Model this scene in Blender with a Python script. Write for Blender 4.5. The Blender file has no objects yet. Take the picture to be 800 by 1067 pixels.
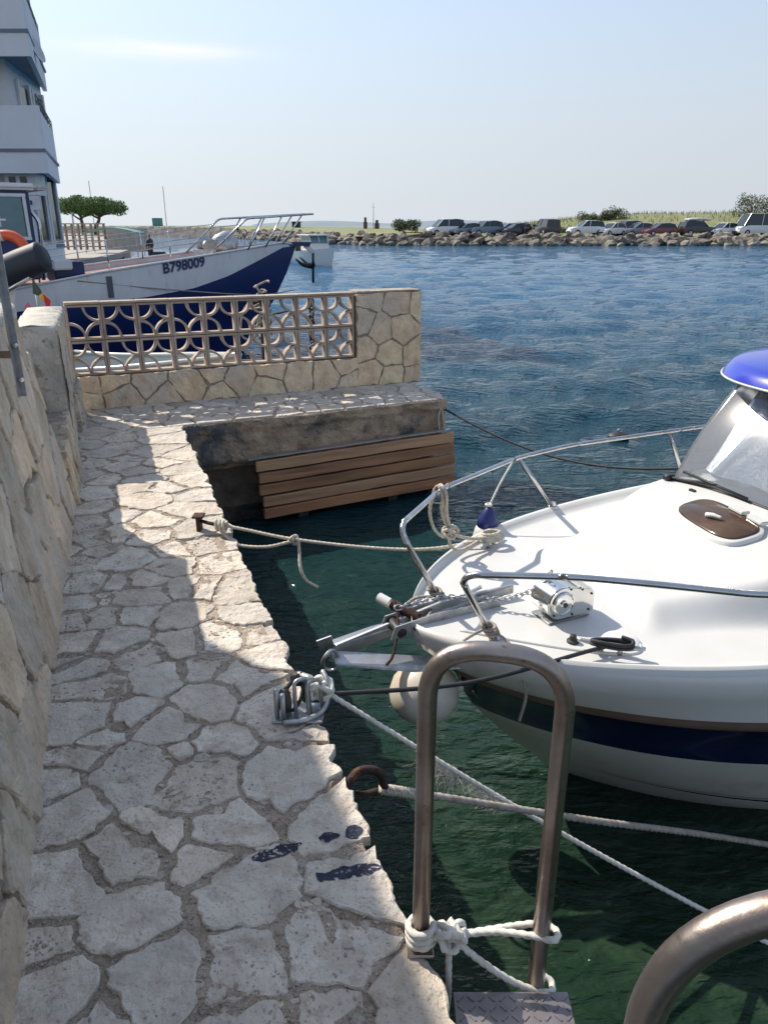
import bpy, bmesh, math, random
from mathutils import Vector, Matrix, noise
random.seed(7)
R = math.radians
scene = bpy.context.scene
C = scene.collection
# ------------------------------------------------------------------ camera
H = 1.55
PITCH = math.atan(299.5 / 780)
cam = bpy.data.cameras.new('camera')
co = bpy.data.objects.new('camera', cam); C.objects.link(co)
co.location = (0, 0, H); co.rotation_euler = (R(90) - PITCH, 0, 0)
cam.sensor_fit = 'VERTICAL'; cam.sensor_height = 36; cam.lens = 36 * 780 / 1067
cam.clip_start = .05; cam.clip_end = 6000
scene.camera = co
# ------------------------------------------------------------------ light
SUN = Vector((-.80, .60, 0)).normalized(); ELEV = R(43)
wd = bpy.data.worlds.new('World'); scene.world = wd; wd.use_nodes = True
nt = wd.node_tree; nt.nodes.clear()
wo = nt.nodes.new('ShaderNodeOutputWorld'); bg = nt.nodes.new('ShaderNodeBackground')
sky = nt.nodes.new('ShaderNodeTexSky'); sky.sky_type = 'NISHITA'; sky.sun_disc = False
sky.sun_elevation = ELEV; sky.sun_rotation = math.atan2(SUN.x, SUN.y)
sky.air_density = 1.0; sky.dust_density = .9; sky.ozone_density = 2.5; sky.altitude = 0
bg.inputs[1].default_value = .15
# a thin wisp of cloud fixed in the sky (world direction)
tc = nt.nodes.new('ShaderNodeTexCoord')
def wnode(t, **k):
    n = nt.nodes.new(t)
    for a, b in k.items(): setattr(n, a, b)
    return n
sep = wnode('ShaderNodeSeparateXYZ'); nt.links.new(tc.outputs['Generated'], sep.inputs[0])
az = wnode('ShaderNodeMath', operation='ARCTAN2'); nt.links.new(sep.outputs[0], az.inputs[0]); nt.links.new(sep.outputs[1], az.inputs[1])
def gauss(src, mu, sg):
    a = wnode('ShaderNodeMath', operation='SUBTRACT'); nt.links.new(src, a.inputs[0]); a.inputs[1].default_value = mu
    b = wnode('ShaderNodeMath', operation='DIVIDE'); nt.links.new(a.outputs[0], b.inputs[0]); b.inputs[1].default_value = sg
    c = wnode('ShaderNodeMath', operation='POWER'); nt.links.new(b.outputs[0], c.inputs[0]); c.inputs[1].default_value = 2
    d = wnode('ShaderNodeMath', operation='MULTIPLY'); nt.links.new(c.outputs[0], d.inputs[0]); d.inputs[1].default_value = -1
    e = wnode('ShaderNodeMath', operation='EXPONENT'); nt.links.new(d.outputs[0], e.inputs[0])
    return e.outputs[0]
# el of the wisp: pixel rows 52..70 -> z about .19 ; azimuth about -.32
g1 = gauss(az.outputs[0], -.256, .085); g2 = gauss(sep.outputs[2], .180, .0075)
mp = wnode('ShaderNodeMapping'); mp.inputs['Scale'].default_value = (6, 6, 60); nt.links.new(tc.outputs['Generated'], mp.inputs[0])
nz = wnode('ShaderNodeTexNoise'); nz.inputs['Scale'].default_value = 1.6; nz.inputs['Detail'].default_value = 7; nt.links.new(mp.outputs[0], nz.inputs[0])
m1 = wnode('ShaderNodeMath', operation='MULTIPLY'); nt.links.new(g1, m1.inputs[0]); nt.links.new(g2, m1.inputs[1])
m2 = wnode('ShaderNodeMath', operation='MULTIPLY'); nt.links.new(m1.outputs[0], m2.inputs[0]); nt.links.new(nz.outputs[0], m2.inputs[1])
m2.use_clamp = True; m3_ = wnode('ShaderNodeMath', operation='MULTIPLY'); nt.links.new(m2.outputs[0], m3_.inputs[0]); m3_.inputs[1].default_value = 1.2; m3_.use_clamp = True; m2 = m3_
mx = wnode('ShaderNodeMix', data_type='RGBA'); nt.links.new(m2.outputs[0], mx.inputs['Factor'])
hz_ = wnode('ShaderNodeMapRange'); hz_.interpolation_type = 'SMOOTHERSTEP'; nt.links.new(sep.outputs[2], hz_.inputs[0])
hz_.inputs[1].default_value = -.02; hz_.inputs[2].default_value = .42; hz_.inputs[3].default_value = .97; hz_.inputs[4].default_value = .40
gz = gauss(az.outputs[0], -.9, 1.1)
hc = wnode('ShaderNodeMix', data_type='RGBA'); nt.links.new(gz, hc.inputs['Factor']); hc.inputs['A'].default_value = (2.65, 2.85, 3.15, 1); hc.inputs['B'].default_value = (3.75, 4.1, 4.4, 1)
hm = wnode('ShaderNodeMix', data_type='RGBA'); nt.links.new(hz_.outputs[0], hm.inputs['Factor']); nt.links.new(sky.outputs[0], hm.inputs['A']); nt.links.new(hc.outputs['Result'], hm.inputs['B'])
nt.links.new(hm.outputs['Result'], mx.inputs['A']); mx.inputs['B'].default_value = (5.2, 5.0, 4.9, 1)
nt.links.new(mx.outputs['Result'], bg.inputs[0]); nt.links.new(bg.outputs[0], wo.inputs[0])
sl = bpy.data.lights.new('sun', 'SUN'); sl.energy = 4.1; sl.angle = R(.53); sl.color = (1, .92, .80)
so = bpy.data.objects.new('sun', sl); C.objects.link(so)
sd = Vector((SUN.x * math.cos(ELEV), SUN.y * math.cos(ELEV), math.sin(ELEV)))
so.rotation_euler = sd.to_track_quat('Z', 'Y').to_euler(); so.location = sd * 50
vs = scene.view_settings; vs.view_transform = 'Standard'; vs.look = 'None'; vs.gamma = 1; vs.exposure = 0.52
vs.use_curve_mapping = False
WZ = -.95          # water level
# ------------------------------------------------------------------ materials
def mat(name, col, col2=None, ns=6, rough=.6, bump=0, bs=30, metal=0, attr=False, rough2=None, det=6, spots=None, coat=0, spec=.5, stretch=(1, 1, 1), contrast=(.35, .65), bs2=None):
    m = bpy.data.materials.new(name); m.use_nodes = True
    n = m.node_tree.nodes; l = m.node_tree.links; p = n['Principled BSDF']
    p.inputs['Metallic'].default_value = metal; p.inputs['Roughness'].default_value = rough
    p.inputs['Coat Weight'].default_value = coat; p.inputs['Specular IOR Level'].default_value = spec
    t = n.new('ShaderNodeTexCoord'); mp = n.new('ShaderNodeMapping'); mp.inputs['Scale'].default_value = stretch
    l.new(t.outputs['Object'], mp.inputs[0])
    def N(scale, d=det):
        q = n.new('ShaderNodeTexNoise'); q.inputs['Scale'].default_value = scale; q.inputs['Detail'].default_value = d; q.inputs['Roughness'].default_value = .6
        l.new(mp.outputs[0], q.inputs[0]); return q
    def ramp(src, a, b, ca=(0, 0, 0, 1), cb=(1, 1, 1, 1)):
        r = n.new('ShaderNodeValToRGB'); r.color_ramp.elements[0].position = a; r.color_ramp.elements[1].position = b
        r.color_ramp.elements[0].color = ca; r.color_ramp.elements[1].color = cb; l.new(src, r.inputs[0]); return r
    def mixc(f, a, b, mode='MIX'):
        x = n.new('ShaderNodeMix'); x.data_type = 'RGBA'; x.blend_type = mode
        for k, v in (('Factor', f), ('A', a), ('B', b)):
            if isinstance(v, (int, float)): x.inputs[k].default_value = v
            elif isinstance(v, tuple): x.inputs[k].default_value = (*v[:3], 1)
            else: l.new(v, x.inputs[k])
        return x.outputs['Result']
    if col2 is None: col2 = tuple(c * .82 for c in col)
    a = N(ns); c = mixc(ramp(a.outputs[0], *contrast).outputs[0], tuple(col), tuple(col2))
    if attr:
        at = n.new('ShaderNodeAttribute'); at.attribute_name = 'Col'
        c = mixc(1.0, c, at.outputs['Color'], 'MULTIPLY')
    if spots:
        for (sc, lo, hi, sc_col, amt) in spots:
            b = N(sc, 5); r = ramp(b.outputs[0], lo, hi)
            mm = n.new('ShaderNodeMath'); mm.operation = 'MULTIPLY'; l.new(r.outputs[0], mm.inputs[0]); mm.inputs[1].default_value = amt
            c = mixc(mm.outputs[0], c, tuple(sc_col))
    l.new(c, p.inputs['Base Color'])
    if rough2 is not None:
        rr = n.new('ShaderNodeMapRange'); l.new(a.outputs[0], rr.inputs[0]); rr.inputs[3].default_value = rough; rr.inputs[4].default_value = rough2
        rr.inputs[1].default_value = .3; rr.inputs[2].default_value = .7
        l.new(rr.outputs[0], p.inputs['Roughness'])
    if bump:
        b = N(bs, 8); bn = n.new('ShaderNodeBump'); bn.inputs['Strength'].default_value = 1; bn.inputs['Distance'].default_value = bump
        l.new(b.outputs[0], bn.inputs['Height'])
        if bs2:
            b2 = N(bs2, 4); bn2 = n.new('ShaderNodeBump'); bn2.inputs['Distance'].default_value = bump * 2.5
            l.new(b2.outputs[0], bn2.inputs['Height']); l.new(bn2.outputs[0], bn.inputs['Normal'])
        l.new(bn.outputs[0], p.inputs['Normal'])
    return m
stone_spots = [(14, .54, .66, (.33, .27, .215), .6), (5.5, .55, .62, (.45, .37, .29), .55), (120, .57, .66, (.19, .16, .135), .6), (9, .58, .72, (.30, .22, .14), .55), (48, .64, .74, (.25, .21, .18), .55), (3, .5, .62, (.52, .47, .42), .4)]
M = dict(
 flag=mat('flagstone', (.70, .625, .53), (.50, .44, .36), 6, .88, .012, 26, attr=True, spots=stone_spots, bs2=9, contrast=(.3, .7)),
 mortar=mat('mortar', (.56, .455, .36), (.37, .295, .23), 14, .95, .022, 70, spots=[(90, .58, .66, (.58, .51, .43), .8), (60, .62, .70, (.14, .11, .09), .7)], bs2=14),
 wstone=mat('wall_stone', (.70, .60, .475), (.48, .40, .31), 8, .88, .022, 22, attr=True, stretch=(1, 1, .7), contrast=(.32, .68), spots=[(4, .63, .74, (.38, .27, .16), .45), (34, .64, .76, (.22, .17, .13), .6), (2.3, .5, .6, (.56, .53, .48), .5)], bs2=6),
 wmortar=mat('wall_mortar', (.46, .40, .33), (.26, .215, .175), 9, .95, .012, 40, bs2=10),
 plaster=mat('whitewash', (.56, .54, .48), (.40, .37, .32), 5, .85, .010, 30, spots=[(7, .57, .66, (.27, .22, .17), .8), (30, .62, .68, (.16, .13, .10), .8)], bs2=5),
 concrete=mat('rough_concrete', (.54, .42, .30), (.33, .25, .18), 4, .92, .022, 26, spots=[(2.2, .52, .62, (.05, .075, .10), .85), (14, .58, .68, (.36, .27, .18), .7), (45, .62, .7, (.04, .035, .03), .9)], bs2=6),
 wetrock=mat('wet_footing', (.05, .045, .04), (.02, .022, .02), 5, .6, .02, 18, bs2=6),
 block=mat('breeze_block', (.47, .39, .32), (.36, .29, .235), 8, .9, .003, 90, attr=True, spots=[(25, .6, .7, (.25, .18, .14), .5)]),
 wood=mat('weathered_plank', (.46, .25, .135), (.27, .14, .08), 5, .7, .004, 24, stretch=(.22, .22, 3.2), attr=True, spots=[(3, .6, .75, (.06, .04, .03), .6)]),
 steel=mat('stainless', (.62, .62, .62), (.5, .5, .5), 14, .16, .0004, 60, metal=1, rough2=.28),
 steelold=mat('worn_steel', (.50, .44, .40), (.32, .25, .21), 7, .30, .0006, 90, metal=1, rough2=.45, spots=[(30, .62, .7, (.14, .07, .04), .6)]),
 galv=mat('galvanised', (.50, .51, .52), (.36, .37, .38), 22, .38, .001, 50, metal=.85, rough2=.55, spots=[(12, .62, .72, (.26, .17, .10), .5)]),
 chrome=mat('chrome', (.78, .77, .74), (.7, .69, .66), 6, .10, metal=1),
 rust=mat('rusty_iron', (.065, .032, .024), (.03, .018, .015), 18, .8, .004, 60, metal=.3, spots=[(30, .55, .7, (.22, .09, .04), .7)]),
 gel=mat('gelcoat', (.66, .66, .64), (.63, .625, .60), 3, .22, coat=.3, spots=[(2.5, .62, .8, (.62, .58, .50), .25)]),
 gelnon=mat('gelcoat_deck', (.63, .625, .605), (.59, .585, .56), 3, .4, .0006, 250, spots=[(60, .70, .74, (.3, .25, .2), .5)]),
 navy=mat('navy_stripe', (.008, .014, .055), (.006, .010, .042), 3, .22, coat=.2),
 hullgrey=mat('lower_hull', (.60, .59, .55), (.52, .50, .45), 3, .35, spots=[(3, .6, .75, (.3, .27, .2), .5)]),
 brownrub=mat('rub_rail', (.20, .13, .10), (.15, .1, .08), 10, .5),
 blueroof=mat('blue_gelcoat', (.025, .045, .46), (.022, .04, .40), 3, .22, coat=.4),
 black=mat('black_rubber', (.015, .015, .017), (.03, .03, .03), 10, .55),
 blackrope=mat('black_rope', (.018, .018, .022), (.03, .03, .035), 60, .7),
 rope=mat('pale_rope', (.60, .55, .46), (.44, .39, .31), 40, .85, .001, 300),
 ropew=mat('white_rope', (.72, .70, .64), (.58, .55, .48), 40, .85, .001, 300),
 ropeg=mat('grey_rope', (.40, .36, .31), (.24, .20, .17), 30, .85, .001, 300),
 fender=mat('fender_vinyl', (.72, .69, .62), (.6, .55, .46), 4, .4, spots=[(5, .55, .7, (.42, .30, .18), .5)]),
 bluecap=mat('fender_cap', (.02, .03, .16), None, 4, .4),
 smoked=mat('smoked_acrylic', (.085, .05, .03), (.05, .032, .02), 3, .12, spots=[(4, .5, .7, (.16, .10, .06), .6)]),
 paintblue=mat('blue_paint', (.016, .020, .042), (.04, .045, .075), 30, .9, .006, 60, spots=[(70, .60, .66, (.42, .39, .35), .9), (25, .6, .66, (.42, .39, .35), .7)]),
 treadp=mat('tread_plate', (.30, .27, .27), (.2, .18, .18), 12, .45, metal=.7),
 shipwhite=mat('ship_white', (.70, .70, .71), (.63, .63, .64), 3, .4, stretch=(1, 1, .35), spots=[(2, .58, .75, (.42, .38, .33), .4), (9, .60, .72, (.40, .28, .18), .4)]),
 shipblue=mat('ship_blue', (.006, .02, .115), (.005, .016, .09), 3, .35),
 teak=mat('red_deck', (.30, .13, .095), (.22, .10, .075), 6, .7),
 glassd=mat('dark_glass', (.02, .03, .035), (.03, .045, .05), 3, .06),
 bluglass=mat('pale_glass', (.10, .19, .22), (.13, .22, .25), 3, .08),
 bwall=mat('building_render', (.72, .72, .73), (.67, .67, .69), 1, .8),
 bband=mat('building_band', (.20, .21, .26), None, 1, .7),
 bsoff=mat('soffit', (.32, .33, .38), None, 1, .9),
 wframe=mat('white_frame', (.7, .72, .72), None, 3, .5),
 ironrail=mat('balcony_iron', (.10, .10, .12), None, 3, .5),
 sand=mat('sand', (.36, .30, .21), (.26, .23, .14), .4, .95, .05, 4),
 bankg=mat('bank_concrete', (.34, .32, .29), (.28, .26, .23), .8, .9),
 rock=mat('shore_rock', (.40, .34, .28), (.22, .18, .15), 1.2, .9, .05, 4, attr=False, spots=[(1, .5, .65, (.14, .13, .12), .6)]),
 leaf=mat('pine_leaf', (.085, .155, .035), (.14, .21, .055), 1.2, .7), leaf2=mat('shrub_leaf', (.06, .085, .035), (.11, .12, .05), .8, .8),
 grass=mat('dune_grass', (.22, .22, .10), (.15, .17, .07), .3, .9), bark=mat('bark', (.11, .08, .06), None, 5, .9),
 tyre=mat('tyre', (.02, .02, .02), None, 5, .8), orange=mat('orange_ring', (.75, .11, .03), (.6, .09, .03), 5, .45),
 red=mat('red_cloth', (.6, .03, .03), None, 5, .8), yellow=mat('yellow_cloth', (.7, .45, .03), None, 5, .8), darkgreen=mat('green_cloth', (.06, .09, .07), None, 5, .8), pink=mat('pink_cloth', (.6, .12, .2), None, 5, .8),
 brick=mat('hollow_brick', (.36, .25, .19), (.30, .22, .17), 2, .9), brickpale=mat('pale_wall', (.50, .44, .36), (.42, .37, .30), 1.5, .9, spots=[(3, .55, .65, (.25, .2, .16), .5)]),
 skin=mat('skin', (.40, .22, .15), None, 5, .6), cloth=mat('dark_cloth', (.05, .05, .07), None, 5, .8), tealm=mat('teal_paint', (.10, .28, .27), None, 2, .6),
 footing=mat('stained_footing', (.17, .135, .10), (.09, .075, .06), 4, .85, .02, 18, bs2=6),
 algae=mat('tide_algae', (.03, .045, .02), (.012, .018, .012), 14, .5, .02, 30),
 rockbed=mat('rock_bed', (.20, .17, .14), (.10, .09, .08), .9, .95, .3, 1.5),
 dune2=mat('far_hill', (.15, .17, .13), (.12, .13, .11), .05, .95),
)
def paint(name, c, rough=.25): return mat(name, c, tuple(x * .95 for x in c), 2, rough, coat=.5)
# water ---------------------------------------------------------------
wm = bpy.data.materials.new('sea_water'); wm.use_nodes = True
n = wm.node_tree.nodes; l = wm.node_tree.links; p = n['Principled BSDF']
p.inputs['Roughness'].default_value = .045; p.inputs['IOR'].default_value = 1.333; p.inputs['Specular IOR Level'].default_value = .27
t = n.new('ShaderNodeTexCoord')
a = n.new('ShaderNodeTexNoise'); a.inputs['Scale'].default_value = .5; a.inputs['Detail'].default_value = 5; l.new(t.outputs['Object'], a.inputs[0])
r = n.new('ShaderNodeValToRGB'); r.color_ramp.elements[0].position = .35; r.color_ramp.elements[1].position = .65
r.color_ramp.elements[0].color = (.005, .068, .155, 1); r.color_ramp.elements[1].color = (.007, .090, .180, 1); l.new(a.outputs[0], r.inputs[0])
# shallow green shelf beside the quay (bottom depth, by plan), plus painted wall shade
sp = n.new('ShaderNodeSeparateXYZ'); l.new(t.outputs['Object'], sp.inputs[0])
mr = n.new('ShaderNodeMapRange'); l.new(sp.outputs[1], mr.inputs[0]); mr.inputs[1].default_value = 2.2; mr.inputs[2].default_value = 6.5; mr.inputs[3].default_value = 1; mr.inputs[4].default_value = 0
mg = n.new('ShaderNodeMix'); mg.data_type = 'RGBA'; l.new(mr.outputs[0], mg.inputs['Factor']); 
mr2 = n.new('ShaderNodeMapRange'); l.new(sp.outputs[1], mr2.inputs[0]); mr2.inputs[1].default_value = 6; mr2.inputs[2].default_value = 30; mr2.inputs[3].default_value = 0; mr2.inputs[4].default_value = 1  # near water darkened in colour for harbour wall shade and viewing angle
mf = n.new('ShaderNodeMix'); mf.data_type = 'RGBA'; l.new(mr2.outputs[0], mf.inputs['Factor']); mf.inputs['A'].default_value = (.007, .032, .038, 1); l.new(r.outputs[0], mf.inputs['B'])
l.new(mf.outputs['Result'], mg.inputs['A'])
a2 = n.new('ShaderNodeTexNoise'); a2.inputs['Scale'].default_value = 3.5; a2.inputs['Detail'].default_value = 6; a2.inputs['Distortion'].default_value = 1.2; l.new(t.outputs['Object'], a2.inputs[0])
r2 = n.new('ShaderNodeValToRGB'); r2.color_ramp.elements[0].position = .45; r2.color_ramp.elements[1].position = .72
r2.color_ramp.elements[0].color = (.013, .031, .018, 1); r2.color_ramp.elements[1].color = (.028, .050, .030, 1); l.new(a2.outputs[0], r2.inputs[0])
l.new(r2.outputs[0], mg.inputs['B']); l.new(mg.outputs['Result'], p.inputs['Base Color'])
mp = n.new('ShaderNodeMapping'); mp.inputs['Scale'].default_value = (.8, 1.9, 1); mp.inputs['Rotation'].default_value = (0, 0, R(12)); l.new(t.outputs['Object'], mp.inputs[0])
prev = None
for sc, dist in ((1.6, .07), (7.5, .058), (19, .012)):
    q = n.new('ShaderNodeTexNoise'); q.inputs['Scale'].default_value = sc; q.inputs['Detail'].default_value = 3; q.inputs['Distortion'].default_value = .4
    l.new(mp.outputs[0], q.inputs[0]); b = n.new('ShaderNodeBump'); b.inputs['Distance'].default_value = dist; l.new(q.outputs[0], b.inputs['Height'])
    if prev: l.new(prev, b.inputs['Normal'])
    prev = b.outputs[0]
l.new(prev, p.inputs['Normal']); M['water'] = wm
# windscreen
gm = bpy.data.materials.new('windscreen'); gm.use_nodes = True
n = gm.node_tree.nodes; l = gm.node_tree.links; o_ = n['Material Output']
gl = n.new('ShaderNodeBsdfGlossy'); gl.inputs['Roughness'].default_value = .10; tr = n.new('ShaderNodeBsdfTransparent'); tr.inputs[0].default_value = (.90, .94, .95, 1)
df = n.new('ShaderNodeBsdfDiffuse'); df.inputs[0].default_value = (.72, .76, .8, 1)
fr = n.new('ShaderNodeFresnel'); fr.inputs[0].default_value = 1.9
s1 = n.new('ShaderNodeMixShader'); s2 = n.new('ShaderNodeMixShader'); s1.inputs[0].default_value = .15
l.new(tr.outputs[0], s1.inputs[1]); l.new(df.outputs[0], s1.inputs[2]); l.new(fr.outputs[0], s2.inputs[0]); l.new(s1.outputs[0], s2.inputs[1]); l.new(gl.outputs[0], s2.inputs[2])
l.new(s2.outputs[0], o_.inputs[0]); M['screen'] = gm
# ------------------------------------------------------------------ helpers
def newobj(name, bm, mats, parent=None, smooth=False, frame=None, **props):
    me = bpy.data.meshes.new(name)
    bmesh.ops.recalc_face_normals(bm, faces=bm.faces[:]) if props.pop('recalc', True) else None
    bm.to_mesh(me); bm.free()
    if not isinstance(mats, (list, tuple)): mats = [mats]
    for m in mats: me.materials.append(m)
    if smooth:
        for f in me.polygons: f.use_smooth = True
        if smooth is not True: me.set_sharp_from_angle(angle=R(smooth))
    o = bpy.data.objects.new(name, me); C.objects.link(o)
    if parent is not None:
        o.parent = parent
        if frame is not None: o.matrix_parent_inverse = parent_mat(parent).inverted() @ frame; PM[o.name] = frame
        else: PM[o.name] = parent_mat(parent)
    elif frame is not None: o.matrix_world = frame; PM[o.name] = frame
    for k, v in props.items(): o[k] = v
    return o
PM = {}
def parent_mat(p):
    return PM.get(p.name, Matrix.Identity(4))
W = Matrix.Identity(4)
def thing(name, label, cat, loc=(0, 0, 0), rz=0, group=None):
    o = bpy.data.objects.new(name, None); C.objects.link(o); o.location = loc; o.rotation_euler = (0, 0, rz)
    o.empty_display_size = .1
    PM[o.name] = Matrix.Translation(loc) @ Matrix.Rotation(rz, 4, 'Z')
    o['label'] = label; o['category'] = cat
    if group: o['group'] = group
    return o
def copytree(o, parent=None, loc=None, rz=None):
    c = o.copy(); C.objects.link(c)
    if parent: c.parent = parent
    if loc: c.location = loc
    if rz is not None: c.rotation_euler = (0, 0, rz)
    for ch in o.children: copytree(ch, c)
    return c
def box(bm, c, s, rot=None, mi=0):
    m = Matrix.Translation(c) @ (rot if rot else Matrix.Identity(4)) @ Matrix.Diagonal((s[0], s[1], s[2], 1))
    g = bmesh.ops.create_cube(bm, size=1, matrix=m)
    fs = set(f for v in g['verts'] for f in v.link_faces)
    for f in fs: f.material_index = mi
    return g['verts']
def bevel_all(bm, w, seg=1):
    bmesh.ops.bevel(bm, geom=bm.edges[:], offset=w, segments=seg, affect='EDGES', clamp_overlap=True)
def catmull(pts, k=8, closed=False):
    P = [Vector(p) for p in pts]; out = []; N = len(P)
    rng = range(N if closed else N - 1)
    for i in rng:
        p0 = P[i - 1] if (i > 0 or closed) else P[0] * 2 - P[1]
        p1 = P[i]; p2 = P[(i + 1) % N]
        p3 = P[(i + 2) % N] if (i + 2 < N or closed) else p2 * 2 - p1
        for j in range(k):
            t = j / k
            out.append(.5 * ((2 * p1) + (p2 - p0) * t + (2 * p0 - 5 * p1 + 4 * p2 - p3) * t * t + (3 * p1 - p0 - 3 * p2 + p3) * t ** 3))
    if not closed: out.append(P[-1])
    return out
def resample(P, d):
    out = [P[0]]; acc = 0
    for a, b in zip(P, P[1:]):
        L = (b - a).length
        while acc + L >= d:
            t = (d - acc) / L; a = a.lerp(b, t); out.append(a.copy()); L = (b - a).length; acc = 0
            if L < 1e-9: break
        acc += L
    out.append(P[-1]); return out
def tube(bm, pts, r, seg=10, closed=False, lobes=0, depth=.16, pitch=None, mi=0):
    P = [Vector(p) for p in pts]; N = len(P); rings = []; nrm = None; s = 0
    for i in range(N):
        if closed: tg = (P[(i + 1) % N] - P[i - 1])
        else: tg = P[min(i + 1, N - 1)] - P[max(i - 1, 0)]
        if tg.length < 1e-9: tg = Vector((0, 0, 1))
        tg.normalize()
        if nrm is None:
            nrm = tg.cross(Vector((0, 0, 1)) if abs(tg.z) < .9 else Vector((1, 0, 0))).normalized()
        else:
            nrm = (nrm - tg * nrm.dot(tg))
            nrm = nrm.normalized() if nrm.length > 1e-6 else tg.orthogonal().normalized()
        bn = tg.cross(nrm); rr = r(i / (N - 1)) if callable(r) else r
        if i: s += (P[i] - P[i - 1]).length
        ring = []
        for k in range(seg):
            th = 2 * math.pi * k / seg; q = rr
            if lobes: q = rr * (1 + depth * math.cos(lobes * (th - 2 * math.pi * s / pitch)))
            ring.append(bm.verts.new(P[i] + nrm * math.cos(th) * q + bn * math.sin(th) * q))
        rings.append(ring)
    M_ = N if closed else N - 1
    off = 0
    if closed:   # best match for the seam
        off = min(range(seg), key=lambda o: (rings[-1][0].co - rings[0][o].co).length)
    for i in range(M_):
        a = rings[i]; b = rings[(i + 1) % N]; o = off if (closed and i == N - 1) else 0
        for k in range(seg):
            f = bm.faces.new((a[k], a[(k + 1) % seg], b[(k + 1 + o) % seg], b[(k + o) % seg])); f.material_index = mi
    if not closed:
        bm.faces.new(rings[0][::-1]).material_index = mi; bm.faces.new(rings[-1]).material_index = mi
def ropebm(bm, pts, r, k=10, sm=True):
    P = catmull(pts, k) if sm else [Vector(p) for p in pts]
    tube(bm, resample(P, r * .8), r, 12, lobes=3, depth=.15, pitch=r * 9)
def lathe(bm, prof, seg=24, mtx=None, mi=0):
    mtx = mtx or Matrix.Identity(4); rings = []
    for (rr, z) in prof:
        rings.append([bm.verts.new(mtx @ Vector((rr * math.cos(2 * math.pi * k / seg), rr * math.sin(2 * math.pi * k / seg), z))) for k in range(seg)])
    for a, b in zip(rings, rings[1:]):
        for k in range(seg):
            bm.faces.new((a[k], a[(k + 1) % seg], b[(k + 1) % seg], b[k])).material_index = mi
    bm.faces.new(rings[0][::-1]).material_index = mi; bm.faces.new(rings[-1]).material_index = mi
def gridmesh(bm, f, nu, nv, mi=0, mfun=None):
    V = [[bm.verts.new(f(i / (nu - 1), j / (nv - 1))) for j in range(nv)] for i in range(nu)]
    for i in range(nu - 1):
        for j in range(nv - 1):
            q = bm.faces.new((V[i][j], V[i + 1][j], V[i + 1][j + 1], V[i][j + 1]))
            q.material_index = mfun(i, j) if mfun else mi
    return V
def prism(bm, poly, z0, z1, mi=0):
    a = [bm.verts.new((x, y, z0)) for x, y in poly]; b = [bm.verts.new((x, y, z1)) for x, y in poly]
    n_ = len(poly); fs = []
    for k in range(n_): fs.append(bm.faces.new((a[k], a[(k + 1) % n_], b[(k + 1) % n_], b[k])))
    fs.append(bm.faces.new(b)); fs.append(bm.faces.new(a[::-1]))
    for f in fs: f.material_index = mi
    return fs
def clip(poly, p, nn):      # keep the side where (q-p).n <= 0
    out = []
    for i in range(len(poly)):
        a = poly[i]; b = poly[(i + 1) % len(poly)]
        da = (a - p).dot(nn); db = (b - p).dot(nn)
        if da <= 0: out.append(a)
        if (da < 0 < db) or (db < 0 < da): out.append(a.lerp(b, da / (da - db)))
    return out
def voronoi(region, seeds, gap, wt=0.0):
    cells = []; wts = {i: random.uniform(0, wt) for i in range(len(seeds))}; idx = {id(q): i for i, q in enumerate(seeds)}
    for s in seeds:
        poly = [Vector(v) for v in region]
        near = sorted(seeds, key=lambda q: (q - s).length_squared)[1:26]
        for q in near:
            d = q - s; L = d.length
            if L < 1e-6: continue
            d = d / L
            off_ = (L * L + wts[idx[id(s)]] ** 2 - wts[idx[id(q)]] ** 2) / (2 * L); poly = clip(poly, s + d * (off_ - gap * random.uniform(.25, 1.1)), d)
            if len(poly) < 3: break
        if len(poly) >= 3: cells.append((s, poly))
    return cells
def poisson(region, dist, tries=3000, seeds=(), stretch=1.0, inside=None):
    xs = [v[0] for v in region]; ys = [v[1] for v in region]; S = [Vector(s) for s in seeds]; base = len(S)
    for _ in range(tries):
        q = Vector((random.uniform(min(xs), max(xs)), random.uniform(min(ys), max(ys))))
        dd = dist(q) if callable(dist) else dist
        if inside and not inside(q): continue
        if all(Vector(((q - s).x / stretch, (q - s).y)).length > dd * random.uniform(.75, 1.15) for s in S): S.append(q)
    return S
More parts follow.
